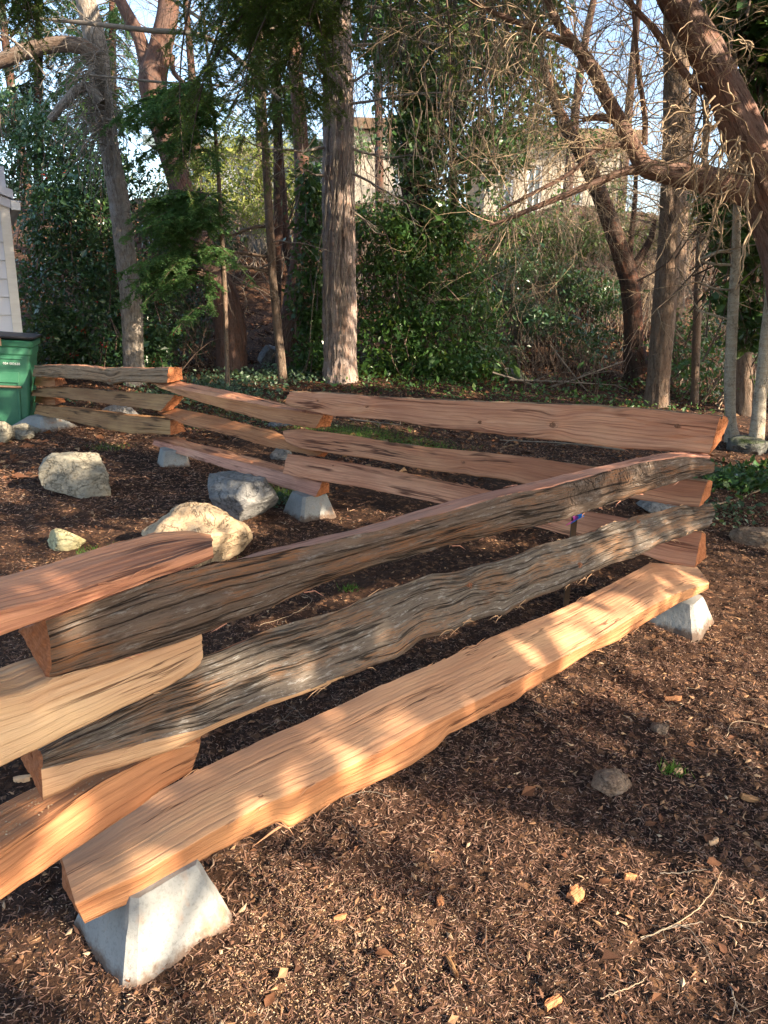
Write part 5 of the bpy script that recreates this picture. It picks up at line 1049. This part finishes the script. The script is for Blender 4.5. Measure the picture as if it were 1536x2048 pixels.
thicket('tall leafless shrub on the crest left of the fir trunk', 420, 620, 470, 19., 30, 2.6, 'twig_grey', 7)
thicket('fine leafless shrub on the crest at far right', 1280, 1500, 500, 19., 34, 2.8, 'twig_grey', 8)
for e in thicket_extra: thicket(*e)
shrub('holly_shrub', 'dark green bush hiding the brown slope right of the big holly thicket', [bl(1010, 600, 14.6, .5, .35), bl(1090, 640, 14.3, .5, .3), bl(1180, 690, 14, .45, .3), bl(1000, 700, 13.8, .4, .3), bl(1140, 570, 15.2, .6, .4), bl(1040, 540, 15.4, .5, .3), bl(1220, 600, 15, .4, .3)], 620, 13, .12, .075, 'holly', ntw=120)
# fallen branches piled behind the top rail
r_ = np.random.default_rng(9)
for k, (x0, y0, x1, y1, wd, lab) in enumerate([(960, 800, 1250, 722, 5, 'long thin fallen branch rising right, in the brush pile behind the top rail'), (985, 745, 1160, 800, 4, 'fallen branch sloping down right in the brush pile'), (1020, 760, 1230, 770, 4, 'nearly level fallen branch in the brush pile'),
        (1100, 690, 1180, 790, 4, 'steep fallen branch in the brush pile'), (1425, 822, 1490, 818, 8, 'short pale broken log by the pale thin trunk'), (1415, 1010, 1536, 970, 5, 'forked pale branch lying on the ground at the right edge'), (1250, 900, 1000, 880, 4, 'grey fallen branch below the top pink rail'), (700, 838, 800, 850, 3, 'small fallen stick in the grass behind the rails')]):
    a, b_ = (on_z(x, y, .08) if y > 800 else P(x, y, 12.4) for x, y in ((x0, y0), (x1, y1))); rr = wd/2/ppm(a); c = (a+b_)/2; n_ = 14
    pts = smooth_path([a, a*.6+b_*.4+r_.normal(size=3)*.03*np.linalg.norm(b_-a), b_], n_); T = Tubes(); T.add(pts-c, np.linspace(rr, rr*.5, n_), 7)
    for j in range(6): branch(T, r_, pts[r_.integers(2, n_)]-c, (b_-a)/np.linalg.norm(b_-a)+r_.normal(size=3)*.5, .35*r_.uniform(.4, 1.2), rr*.45, 1, .15, .02, 2, .6, 4)
    o = T.build('fallen_branch', M['twig_pale' if k in (4, 5) else 'twig_grey']); o.location = tuple(c); tag(o, lab, 'branch')

# far trees behind the houses
def far_tree(label, px, Y, h, seed, spread=1.):
    r_ = np.random.default_rng(seed); b_ = P(px, 430, Y); b_[2] = float(gz(b_[0], b_[1])); r = empty('bare_tree', tuple(b_)); tag(r, label, 'tree', 'bare trees beyond the hill crest')
    tp = np.array([[*b_, .16], [*(b_+np.array([r_.normal()*.2, 0, h*.5])), .11], [*(b_+np.array([r_.normal()*.4, 0, h])), .03]]); adopt(r, trunk_mesh('trunk', tp, M['t_dark'], 10, 20, .004, 2, 8, 0, seed)); q = smooth_path(tp, 20); T = Tubes()
    for k in range(26): j = r_.integers(4, 20); a = r_.uniform(0, 2*pi); branch(T, r_, q[j, :3], (cos(a)*spread, sin(a)*.6, r_.uniform(.1, 1.)), h*.36*r_.uniform(.6, 1.1), .028, 3, .16, -.02, 4, .6, 3, .62, .35, 6)
    adopt(r, T.build('branches', M['twig_dark'])); return r
for k, (px, lab) in enumerate([(60, 'bare tree beyond the crest above the shed'), (400, 'bare tree beyond the crest left of the long house'), (760, 'bare tree beyond the stucco house'), (1130, 'bare tree beyond the cream house'), (1240, 'bare tree with a wide net of twigs right of the cream house'), (1370, 'bare tree beyond the crest behind the brown firs'), (520, 'bare tree rising behind the thin sapling'), (1490, 'bare tree beyond the crest at the right edge')]):
    far_tree(lab, px, 24+2*(k % 3), 9.5, 60+k)

# ------------------------------------------------------------------ unseen trees added on the sun side, crowns shaped to cast the dappled shade
SH = SUN/SUN[2]
def flat_(p, z=.3): return p[:2] - SH[:2]*(p[2]-z)
LIT = []      # gaps in the crowns: centre on the plane z=.3 (x, y), radii, openness
def lit(px, py, z, rx, ry=None, o=1., Y=None):
    p = on_z(px, py, z) if Y is None else P(px, py, Y); q = flat_(p); LIT.append((q[0], q[1], rx, ry or rx, o))
for e in [(1300, 2010, 0, .55, .32, .95), (950, 2020, 0, .35, .16, .9), (620, 1950, 0, .28, .13, .95), (390, 1840, .10, .10, .08, 1.), (60, 1880, 0, .10, .05, .6), (1500, 1820, 0, .3, .25, .8),
          (420, 1580, .3, .12, .07, .55), (830, 1490, .27, .16, .07, .9), (640, 1420, .3, .06, .05, .35), (1050, 1370, .28, .14, .08, 1.), (1190, 1250, .3, .18, .14, 1.), (1290, 1210, .3, .14, .10, 1.), (1240, 1090, .6, .22, .12, 1.), (1330, 1050, .6, .12, .08, .9), (1020, 1160, .56, .08, .06, .8), (1210, 970, .8, .16, .08, .9),
          (240, 1190, .93, .06, .04, .6), (250, 1215, .85, .07, .05, .5), (620, 1185, 0, .22, .12, .9), (480, 1240, 0, .2, .1, .8), (60, 1110, 0, .55, .35, .95), (190, 1090, .0, .3, .2, .95), (20, 960, 0, .5, .25, .9), (300, 866, 0, .55, .3, .8), (160, 870, 0, .3, .2, .7),
          (1350, 1640, 0, .30, .16, .8), (1050, 1640, 0, .25, .16, .8), (1200, 1350, 0, .3, .10, .9), (1450, 1330, 0, .3, .2, .8), (1480, 1120, 0, .4, .3, .6), (850, 1800, 0, .25, .15, .55), (1100, 1780, 0, .3, .15, .5), (30, 1740, .35, .1, .1, .4), (1000, 2040, 0, .3, .1, .8), (1500, 1500, 0, .3, .2, .4)]: lit(*e)
for e in [(400, 1050, .36, .30, 4.55), (215, 940, .07, .06, 6.3), (25, 740, .3, .22, 8.1), (130, 740, .18, .1, 8.2), (690, 690, .10, .3, 12.2), (600, 735, .3, .2, 13.), (920, 760, .5, .3, 12.8), (980, 740, .5, .3, 13.), (1000, 560, .5, .4, 14), (1100, 600, .4, .4, 14), (600, 840, .3, .06, 5.3), (1200, 830, .25, .15, 4.2), (1465, 780, .3, .5, 8.4), (1100, 420, 1.2, .9, 17), (1160, 460, .8, .5, 17), (470, 360, .8, .4, 19), (840, 700, .25, .3, 12.8), (760, 560, .2, .3, 13.3), (1270, 560, .5, .5, 15), (1420, 560, .6, .6, 12), (560, 700, .2, .2, 13), (640, 560, .2, .2, 12.8)]:
    lit(e[0], e[1], 0, e[2], e[3], 1., Y=e[4])
rs = np.random.default_rng(77); CX, CY = np.meshgrid(np.arange(-11.5, 3.6, .105), np.arange(.2, 14.5, .105)); cx = CX.ravel()+rs.uniform(-.05, .05, CX.size); cy = CY.ravel()+rs.uniform(-.05, .05, CX.size)
op = np.zeros(cx.size)
for (x, y, rx, ry, o) in LIT:
    d = np.sqrt(((cx-x)/rx)**2+((cy-y)/ry)**2); op = np.maximum(op, o*np.clip((1.75-d)/.4, 0, 1))
op = np.clip(op*1.25, 0, 1); op = np.where(op > .9, 1, op*np.clip(.9+.9*fbm(cx*5, cy*5, 3., 2), 0, 1))
dap = np.clip((fbm(cx*2.6, cy*2.6, 8., 3)-.55)*4, 0, .8); op = np.maximum(op, dap)
fgd = ((cx-(cy-1.95)) > .25)*np.clip((fbm(cx*3.2, cy*3.2, 18., 3)+.42)*3, 0, 1); op = np.maximum(op, fgd)
op = np.maximum(op, .62*((cy > 6.8) & (cx > -4.5) & (cx < .5))); op = np.maximum(op, .3*(cx < -6.5)); out_ = ((cx < -6.) & (cy < 6.)) | ((cx > -5.5) & (cy > 10.8)); op[out_] = 1
sel = rs.random(cx.size) > op; cx, cy = cx[sel], cy[sel]
t = rs.uniform(2.6, 4.4, cx.size); Cc = np.stack([cx, cy, np.full(cx.size, .3)], -1) + SH[None]*t[:, None]
def visible(C, m=1.12):
    v = C-CAM; zc = v@FWD; xx = v@RTV; yy = v@UPV; return (zc > 0) & (np.abs(xx) < zc*(768/F)*m+.35) & (np.abs(yy) < zc*(1024/F)*m+.35)
for _ in range(8):
    b_ = visible(Cc); t[b_] = t[b_]+.8; Cc = np.stack([cx, cy, np.full(cx.size, .3)], -1) + SH[None]*t[:, None]
ok = ~visible(Cc); Cc = Cc[ok]
nfine = len(Cc); gx, gy = np.meshgrid(np.arange(-15, 5, .26), np.arange(10.6, 20.5, .26)); gx = gx.ravel()+rs.uniform(-.12, .12, gx.size); gy = gy.ravel()+rs.uniform(-.12, .12, gy.size)
k = rs.random(gx.size) > np.clip((fbm(gx*.9, gy*.9, 31., 3)+.1)*3, .35, 1); gx, gy = gx[k], gy[k]
for (x, y, rx, ry, o) in LIT:
    k = ((gx-x)/(rx*1.3+.1))**2+((gy-y)/(ry*1.3+.1))**2 > 1; gx, gy = gx[k], gy[k]
t = rs.uniform(5.5, 7.5, gx.size); C2 = np.stack([gx, gy, np.full(gx.size, .3)], -1) + SH[None]*t[:, None]
for _ in range(8):
    b_ = visible(C2); t[b_] += .9; C2 = np.stack([gx, gy, np.full(gx.size, .3)], -1) + SH[None]*t[:, None]
C2 = C2[~visible(C2)]
roots = [(7.4, -1.9), (9.2, 1.2), (5.2, -3.6), (6.8, 4.4), (10.5, 5.2)]
own = np.argmin(np.stack([np.hypot(Cc[:, 0]-x, Cc[:, 1]-y) for x, y in roots]), 0)
for k, (x, y) in enumerate(roots):  # unseen crowns: leaf clumps left open where sun patches should fall
    c = Cc[own == k]
    if len(c) < 5: continue
    g = float(gz(x, y)); r = empty('evergreen_tree', (x, y, g)); tag(r, ['broad evergreen standing outside the frame to the right of the camera', 'evergreen outside the frame beyond the right edge, shading the far fence', 'evergreen outside the frame behind the camera on the right', 'evergreen outside the right edge of the frame near the madrone', 'farthest evergreen outside the right edge of the frame'][k], 'tree')
    tp = np.array([[x, y, g-.1, .26], [x+.1, y, 2., .22], [x, y+.1, 4.2, .15], [x, y, 6.4, .05]]); adopt(r, trunk_mesh('trunk', tp, M['t_brown'], 20, 60, .008, 3, 12, .1, k))
    pts = (c[:, None]+rs.normal(size=(len(c), 8, 3))*.045).reshape(-1, 3); adopt(r, leaves('crown', pts, .09, LV['ivy'], rs, .3, .8)); T = Tubes(); q = smooth_path(tp, 20)
    for _ in range(60):
        e = c[rs.integers(len(c))]; j = rs.integers(6, 19); s_ = q[j, :3]
        if visible(np.array([s_, (s_+e)/2, (s_+e)/2+np.array([0, 0, .3]), s_*.25+e*.75, e])).any(): continue
        T.add(smooth_path([s_, (s_+e)/2+np.array([0, 0, .3]), e], 8), np.linspace(.035, .006, 8), 5)
    adopt(r, T.build('limbs', M['t_brown']))

for (x, y, lab) in ((9.5, 8.5, 'tall maple outside the right edge of the frame, shading the slope'), (13., 7., 'second tall maple farther outside the right edge of the frame')):  # unseen trees added to darken the slope
    m_ = (C2[:, 0] < 8.) if x < 10 else (C2[:, 0] >= 8.); c = C2[m_]; g = float(gz(x, y)); r = empty('maple_tree', (x, y, g)); tag(r, lab, 'tree'); tp = np.array([[x, y, g-.1, .3], [x+.1, y, 3., .25], [x, y+.1, 6., .16], [x, y, 9.5, .05]])
    pts = (c[:, None]+rs.normal(size=(len(c), 8, 3))*.11).reshape(-1, 3); T = Tubes(); q = smooth_path(tp, 20)
    for _ in range(60):
        if not len(c): break
        e = c[rs.integers(len(c))]; j = rs.integers(8, 19); s_ = q[j, :3]
        if visible(np.array([s_, (s_+e)/2, (s_+e)/2+np.array([0, 0, .3]), s_*.25+e*.75, e])).any(): continue
        T.add(smooth_path([s_, (s_+e)/2+np.array([0, 0, .3]), e], 8), np.linspace(.045, .008, 8), 5)
    adopt(r, trunk_mesh('trunk', tp, M['t_brown'], 20, 60, .008, 3, 12, .1, x), leaves('crown', pts, .21, LV['ivy'], rs, .3, .85), T.build('limbs', M['t_brown']))

# ------------------------------------------------------------------ litter on the ground
rl = np.random.default_rng(5)
def gz_n(x, y): return gz(x, y) + (y < 9)*(.010*fbm(x*9, y*9, 4., 4, .6) + .006*fbm(x*38, y*38, 6., 2))
def chips(name, X, Y_, L, W, mat, rg, lift=.004, tilt=.35, curl=.3):
    n = len(X); Z = gz_n(X, Y_)+lift*rg.random(n); a = rg.uniform(0, 2*pi, n); d = np.stack([np.cos(a), np.sin(a), rg.normal(size=n)*tilt], -1); d = unit(d); s = unit(np.cross(d, np.array([0, 0, 1.])+rg.normal(size=(n, 3))*.35)); u = np.cross(s, d)
    c = np.stack([X, Y_, Z], -1); L = L[:, None]/2; W = W[:, None]/2; cu = rg.normal(size=(n, 1))*curl; H = W*rg.uniform(.3, .9, (n, 1))
    a0 = c-d*L+s*L*cu; b0 = c+d*L+s*L*cu*.6; m = c
    V = np.stack([a0, m+s*W, m+u*H, m-s*W, m-u*H, b0], 1).reshape(-1, 3); k = np.arange(n)[:, None]*6
    F_ = np.concatenate([k+np.array(f) for f in ([0, 1, 2], [0, 2, 3], [0, 3, 4], [0, 4, 1], [5, 2, 1], [5, 3, 2], [5, 4, 3], [5, 1, 4])])
    return mesh(name, V, F_, mat, smooth=False)
def scatter(n, x0, x1, y0, y1, dens, rg):
    X = []; Y = []
    while sum(map(len, X)) < n:
        x = rg.uniform(x0, x1, n*2); y = rg.uniform(y0, y1, n*2); k = rg.random(n*2) < dens(x, y); X.append(x[k]); Y.append(y[k])
    return np.concatenate(X)[:n], np.concatenate(Y)[:n]
M['chip'] = island_mat('mulch_shreds', [(0, (.06, .032, .024)), (.3, (.18, .095, .068)), (.6, (.34, .19, .135)), (.88, (.46, .29, .205)), (1, (.56, .41, .30))], .85)
M['flake'] = island_mat('bark_flakes', [(0, (.07, .035, .024)), (.35, (.19, .095, .06)), (.65, (.33, .17, .09)), (.88, (.50, .30, .16)), (1, (.62, .46, .30))], .85)
M['needle'] = island_mat('dry_needles', [(0, (.10, .045, .025)), (.5, (.28, .13, .065)), (1, (.45, .26, .14))], .85)
M['twigbit'] = island_mat('twig_bits', [(0, (.05, .035, .028)), (.5, (.14, .10, .075)), (1, (.32, .24, .17))], .85)
M['soilbit'] = island_mat('soil_crumbs', [(0, (.015, .010, .008)), (.6, (.04, .025, .018)), (1, (.08, .05, .035))], .9)
fr = lambda x, y: np.clip(.32+.55*sstep(1.3, -.6, y-1.5-(x+.5)*1.0) + .5*fbm(x*1.1, y*1.1, 12., 3), .04, 1)*np.clip(2.4/np.hypot(x, y)**1.15, 0, 1)
X, Y_ = scatter(160000, -3.5, 3.2, .75, 5.5, fr, rl); o = chips('mulch_shreds', X, Y_, rl.uniform(.006, .030, len(X))*(1+.6*(rl.random(len(X)) < .1)), rl.uniform(.0012, .0046, len(X)), M['chip'], rl); tag(o, kind='stuff')
X, Y_ = scatter(60000, -3.5, 3.2, .75, 5., lambda x, y: np.clip(2.4/np.hypot(x, y)**1.2, 0, 1), rl); o = chips('soil_crumbs', X, Y_, rl.uniform(.004, .018, len(X)), rl.uniform(.003, .010, len(X)), M['soilbit'], rl, .001); tag(o, kind='stuff')
fr2 = lambda x, y: np.clip(.35+.7*fbm(x*.7, y*.7, 15., 3)+.3*(x > 1.5), .03, 1)*np.clip(6/np.hypot(x, y)**1.1, 0, 1)
X, Y_ = scatter(70000, -8, 7, 4.5, 14, fr2, rl); o = chips('mulch_shreds', X, Y_, rl.uniform(.012, .05, len(X)), rl.uniform(.003, .010, len(X)), M['chip'], rl, .008); tag(o, kind='stuff')
sd = on_z(560, 1900, 0); X = sd[0]+rl.normal(size=9000)*.30+.05; Y_ = sd[1]+rl.normal(size=9000)*.16; k = np.hypot(X+.53, (Y_-1.5)) > .22; X, Y_ = X[k], Y_[k]
o = chips('sawdust', X, Y_, rl.uniform(.002, .008, len(X)), rl.uniform(.0012, .004, len(X)), M['sawdust'], rl, .002); tag(o, kind='stuff')
def litter(name, n, x0, x1, y0, y1, dens, size, mat, rg, label=None):
    X, Y_ = scatter(n, x0, x1, y0, y1, dens, rg); C = np.stack([X, Y_, gz_n(X, Y_)+.006+.01*rg.random(n)], -1); a = rg.uniform(0, 2*pi, n); ax = np.stack([np.cos(a), np.sin(a), rg.normal(size=n)*.15], -1)*3
    o = leaves(name, C, size, mat, rg, 1.2, .6, .5, axis=ax); tag(o, kind='stuff'); return o
X, Y_ = scatter(7000, -3.2, 3.4, .8, 5.5, lambda x, y: np.clip(.3+.5*fbm(x*1.3, y*1.3, 22., 3)+.2*(x > .5), .03, 1)*np.clip(2.6/np.hypot(x, y)**1.0, 0, 1), rl); o = chips('bark_flakes', X, Y_, rl.uniform(.014, .042, len(X)), rl.uniform(.005, .014, len(X)), M['flake'], rl, .008, .3, .5); tag(o, kind='stuff')
litter('leaf_litter', 1600, -3, 3.4, .9, 5.5, lambda x, y: np.clip(.15+.5*(x > .9)+.4*fbm(x, y, 2., 2), .02, 1), .022, LV['brownleaf'], rl)
litter('leaf_litter', 16000, -7, 8, 5.5, 13.5, lambda x, y: np.clip(.2+.6*sstep(6.5, 9, y-.4*np.abs(x))+.5*fbm(x*.6, y*.6, 2., 3), .02, 1), .055, LV['brownleaf'], rl)
litter('leaf_litter', 42000, -9, 10, 12.5, 26, lambda x, y: np.clip(1.2-y/30, .2, 1), .085, LV['brownleaf'], rl)
# low ground cover and grass
def cover(name, n, blobs, size, mat, rg, h=.10):
    idx = rg.integers(len(blobs), size=n); b_ = np.array(blobs)[idx]; X = b_[:, 0]+rg.normal(size=n)*b_[:, 2]; Y_ = b_[:, 1]+rg.normal(size=n)*b_[:, 3]; Z = gz_n(X, Y_)+.01+h*rg.random(n)**1.5
    o = leaves(name, np.stack([X, Y_, Z], -1), size, LV[mat], rg, .8, .6); tag(o, kind='stuff')
gp_ = lambda px, py: tuple(on_z(px, py, .1)[:2])
cover('ground_ivy', 4000, [(*gp_(470, 775), .5, .5), (*gp_(560, 770), .5, .6), (*gp_(400, 790), .4, .4), (*gp_(610, 760), .4, .6), (*gp_(440, 800), .5, .3)], .055, 'cover', rl, .14)
cover('ground_ivy', 1200, [(*gp_(800, 785), .6, .5), (*gp_(920, 790), .6, .5), (*gp_(1080, 800), .7, .5), (*gp_(1250, 815), .7, .4)], .055, 'shrub', rl, .12)
cover('ground_weeds', 1500, [(*gp_(400, 820), .6, .3), (*gp_(480, 830), .6, .3), (*gp_(150, 800), .6, .3), (*gp_(1470, 950), .25, .2), (*gp_(1450, 1010), .2, .15), (*gp_(560, 985), .1, .08)], .035, 'cover', rl, .06)
cover('fern_patch', 900, [(*gp_(1470, 965), .16, .12), (*gp_(1520, 940), .2, .12)], .06, 'ivy', rl, .12)
def grass(n, blobs, h, rg):
    T = []; idx = rg.integers(len(blobs), size=n); b_ = np.array(blobs)[idx]; X = b_[:, 0]+rg.normal(size=n)*b_[:, 2]; Y_ = b_[:, 1]+rg.normal(size=n)*b_[:, 3]; p = np.stack([X, Y_, gz_n(X, Y_)], -1); d = unit(np.stack([rg.normal(size=n)*.7, rg.normal(size=n)*.7, np.ones(n)], -1)); s = unit(np.cross(d, rg.normal(size=(n, 3))))*.0022; L = h*b_[:, 4:5]*rg.uniform(.5, 1.2, (n, 1))
    V = np.stack([p-s, p+s, p+d*L], 1).reshape(-1, 3); o = mesh('grass', V, np.arange(3*n).reshape(-1, 3), LV['grass'], smooth=False); tag(o, kind='stuff')
grass(3800, [(*gp_(720, 860), .25, .25, 1), (*gp_(790, 880), .25, .2, 1), (*gp_(480, 815), .5, .3, 1.), (*gp_(390, 830), .4, .3, 1.), (*gp_(740, 855), .3, .3, 1), (*gp_(640, 850), .3, .2, 1), (*gp_(860, 885), .2, .15, .8), (*gp_(540, 975), .1, .06, 1.3)], .07, rl)
grass(520, [(*gp_(1350, 1500), .022, .015, .55), (*gp_(190, 1068), .06, .04, .8), (*gp_(490, 1103), .03, .03, .8), (*gp_(215, 885), .12, .06, .9), (*gp_(700, 1150), .03, .02, .5), (*gp_(570, 1240), .03, .02, .5)], .07, rl)

X, Y_ = scatter(26000, -3.5, 3.2, .8, 6.5, lambda x, y: np.clip(fbm(x*2.2, y*2.2, 41., 3)*2.2, .01, 1)*np.clip(2.4/np.hypot(x, y), 0, 1), rl); o = chips('fallen_needles', X, Y_, rl.uniform(.014, .032, len(X)), rl.uniform(.0009, .0016, len(X)), M['needle'], rl, .009, .2, .6); tag(o, kind='stuff')
X, Y_ = scatter(1500, -3.2, 3.2, .9, 7., lambda x, y: np.clip(fbm(x*1.6, y*1.6, 51., 3)*1.5+.1, .01, 1)*np.clip(2.4/np.hypot(x, y), 0, 1), rl); o = chips('twig_bits', X, Y_, rl.uniform(.03, .11, len(X)), rl.uniform(.0018, .0035, len(X)), M['twigbit'], rl, .012, .15, .35); tag(o, kind='stuff')
# single larger pieces lying on the near ground
def flake(px, py, L, W, a, lab, mat, seed, nm='wood_chunk'):
    r_ = np.random.default_rng(seed); p = on_z(px, py, 0); z = float(gz_n(p[0], p[1])); nu, nv = 10, 6; V = []
    u = np.linspace(-1, 1, nu); v = np.linspace(-1, 1, nv); Uu, Vv = np.meshgrid(u, v, indexing='ij'); wd = (1-.35*Uu**2+.22*fbm(Uu*3+seed, Vv*2, 1., 2)); x = Uu*L/2*(1+.15*fbm(Vv*4+seed, 0*Vv, 3., 2)); y = Vv*W/2*wd; zz = .006+.12*W*fbm(Uu*2+seed, Vv*6, 2., 3)+.15*W*(1-Vv**2)
    top = np.stack([x, y, zz+.004], -1).reshape(-1, 3); bot = np.stack([x*.96, y*.9, zz*.3-.006], -1).reshape(-1, 3); V = np.concatenate([top, bot]); i = np.arange(nu-1)[:, None]*nv+np.arange(nv-1)[None]; q = np.stack([i, i+nv, i+nv+1, i+1], -1).reshape(-1, 4); q2 = q[:, ::-1]+nu*nv
    bd = [j for j in range(nv)] + [k*nv+nv-1 for k in range(1, nu)] + [(nu-1)*nv+j for j in range(nv-2, -1, -1)] + [k*nv for k in range(nu-2, 0, -1)]; sd_ = [[bd[k], bd[(k+1) % len(bd)], bd[(k+1) % len(bd)]+nu*nv, bd[k]+nu*nv] for k in range(len(bd))]
    o = mesh(nm, V, np.concatenate([q, q2, np.array(sd_)]), mat, uv=V[:, :2]*1.5, smooth=False); o.location = (p[0], p[1], z+.002); o.rotation_euler = (r_.normal()*.12, r_.normal()*.12, a); tag(o, lab, 'wood chip', 'loose pieces of wood and bark on the mulch')
for e in [(1150, 1790, .045, .035, .8, 'ragged tan wood chunk lying right of centre near the bottom', 'orange'), (880, 1808, .024, .016, 1.6, 'small orange wood chip below the bottom rail, left of the ragged chunk', 'orange'), (1105, 2010, .045, .018, .5, 'bright orange-tan splinter chunk near the bottom edge', 'orange'), (1325, 1548, .028, .008, 1.2, 'pale upright sliver right of the dirt-covered rock', 'tan'),
          (1355, 1552, .026, .018, .3, 'round orange-tan flake right of the pale sliver', 'tan'), (1258, 1765, .03, .014, .2, 'brown curled bark piece above the ragged tan chunk', 'orange'), (905, 1935, .05, .010, 1.9, 'dark bark strip at the bottom left of the mulch area', 'brown'), (1345, 1402, .06, .014, .1, 'long tan-brown shaving in the shade below the right concrete block', 'orange'),
          (1500, 1605, .06, .015, -.1, 'grey-brown bark strip near the right edge', 'brown'), (1425, 1697, .03, .009, .4, 'pale tan chip near the right edge', 'tan'), (770, 1380, .05, .014, .2, 'tan shaving on dark soil behind the bottom rail', 'tan'), (510, 1575, .05, .02, 1.9, 'short brown bark cone shape on soil behind the bottom rail', 'brown'), (45, 1563, .045, .02, .2, 'curled pale chip on dark soil at the left, under the grey bark rail', 'tan'), (680, 1835, .03, .008, .4, 'small tan sliver right of the near concrete block', 'orange')]:
    flake(e[0], e[1], e[2]*1.05, e[3]*1.05, e[4], e[5], M[e[6]], int(e[0]))
def stick(rows, r0, lab, mat, seed):
    r_ = np.random.default_rng(seed); p = np.array([on_z(x, y, 0) for x, y in rows]); p[:, 2] = gz_n(p[:, 0], p[:, 1])+.008; q = smooth_path(p, 22); q += r_.normal(size=q.shape)*.0012; c = q[11].copy(); T = Tubes(); T.add(q-c, np.linspace(r0, r0*.5, 22), 6)
    for _ in range(2): j = r_.integers(6, 20); T.add([q[j]-c, q[j]-c+np.array([r_.normal()*.02, r_.normal()*.02, .006])], [r0*.5, r0*.25], 4)
    o = T.build('stick', M[mat]); o.location = tuple(c); tag(o, lab, 'stick', 'thin sticks on the mulch')
for k, (rows, r0, lab, mt) in enumerate([([(1290, 1880), (1360, 1868), (1405, 1856)], .0018, 'short stick pointing at the dry leaf near the right edge', 'twig_grey'), ([(1282, 1882), (1370, 1875), (1400, 1905), (1432, 1960)], .0015, 'bent twig looping down at lower right', 'twig_grey'), ([(1280, 1880), (1330, 1872), (1420, 1800), (1440, 1760)], .0016, 'curved twig at lower right rising to the right', 'twig_pale'),
        ([(1200, 2005), (1245, 1990), (1285, 1974)], .0018, 'straight pale twig near the bottom edge', 'twig_pale'), ([(1360, 1690), (1430, 1780), (1440, 1830)], .0014, 'thin dark stem crossing the mulch at right', 'twig_dark'), ([(1320, 1755), (1370, 1757), (1410, 1760)], .0018, 'level grey stick right of the ragged tan chunk', 'twig_grey'), ([(1437, 1840), (1480, 1850), (1530, 1858)], .0016, 'thin stick at the right edge near the bottom', 'twig_pale'),
        ([(1460, 1975), (1468, 2010), (1480, 2048)], .0025, 'curved dark twig cut by the bottom edge', 'twig_grey'), ([(970, 1855), (985, 1930), (1020, 1945)], .0018, 'dark twig left of the ragged tan chunk', 'twig_dark'), ([(590, 1360), (575, 1410), (590, 1420), (610, 1440)], .0012, 'wiry grey stem on dark soil between the rails', 'twig_grey'), ([(520, 1470), (570, 1440), (590, 1418)], .0012, 'wiry stem curving left between the rails', 'twig_grey'),
        ([(520, 1255), (590, 1235), (620, 1200), (600, 1192)], .0014, 'looping pale vine stem in the sunny gap between the two bark rails', 'twig_pale'), ([(780, 1600), (740, 1590), (690, 1598)], .0014, 'thin curved twig just below the bottom rail', 'twig_grey'), ([(770, 1650), (740, 1670), (735, 1700)], .0014, 'arched twig below the bottom rail', 'twig_dark'), ([(700, 1645), (725, 1680), (765, 1700)], .0018, 'dark stick pointing away below the bottom rail', 'twig_dark'), ([(1450, 1490), (1475, 1450), (1536, 1460)], .0016, 'arched stem near the right edge below the concrete block', 'twig_pale')]):
    stick(rows, r0, lab, mt, 900+k)
def bigleaf(px, py, L, a, lab, seed):
    r_ = np.random.default_rng(seed); p = on_z(px, py, 0); z = float(gz_n(p[0], p[1])); n = 9; t = np.linspace(0, 1, n); w_ = np.sin(pi*t**.8)*.27*(1+.15*np.sin(t*30))
    V = np.concatenate([np.stack([t-.5, s*w_, .12*np.abs(s)*w_*3*(.6+.4*np.sin(t*7+seed))+.06*np.sin(t*5)], -1) for s in (-1, -.5, 0, .5, 1)])*L; i = np.arange(4)[:, None]*n+np.arange(n-1)[None]
    o = mesh('dry_leaf', V, np.stack([i, i+1, i+n+1, i+n], -1).reshape(-1, 4), LV['brownleaf'], smooth=True); o.location = (p[0], p[1], z+.008); o.rotation_euler = (r_.normal()*.2, r_.normal()*.2, a); tag(o, lab, 'leaf', 'single dry leaves on the mulch')
for k, e in enumerate([(1425, 1748, .05, .2, 'curled brown leaf near the lower right edge'), (1415, 1690, .05, 1., 'orange-brown leaf above the curled brown leaf at right'), (1540, 1780, .05, 2., 'brown leaf at the right edge'), (1300, 1660, .04, .3, 'small curved tan leaf right of the soil hollow'), (1210, 1570+200, .04, .1, 'red-brown leaf near the ragged chunk'), (770, 1908, .05, .1, 'dark oval leaf at the bottom, right of the near block'), (1010, 1405, .03, .4, 'tan leaf in shade under the bottom rail'), (540, 2000, .04, 1.2, 'pinkish leaf near the bottom edge left of centre')]): bigleaf(*e[:5], 30+k)
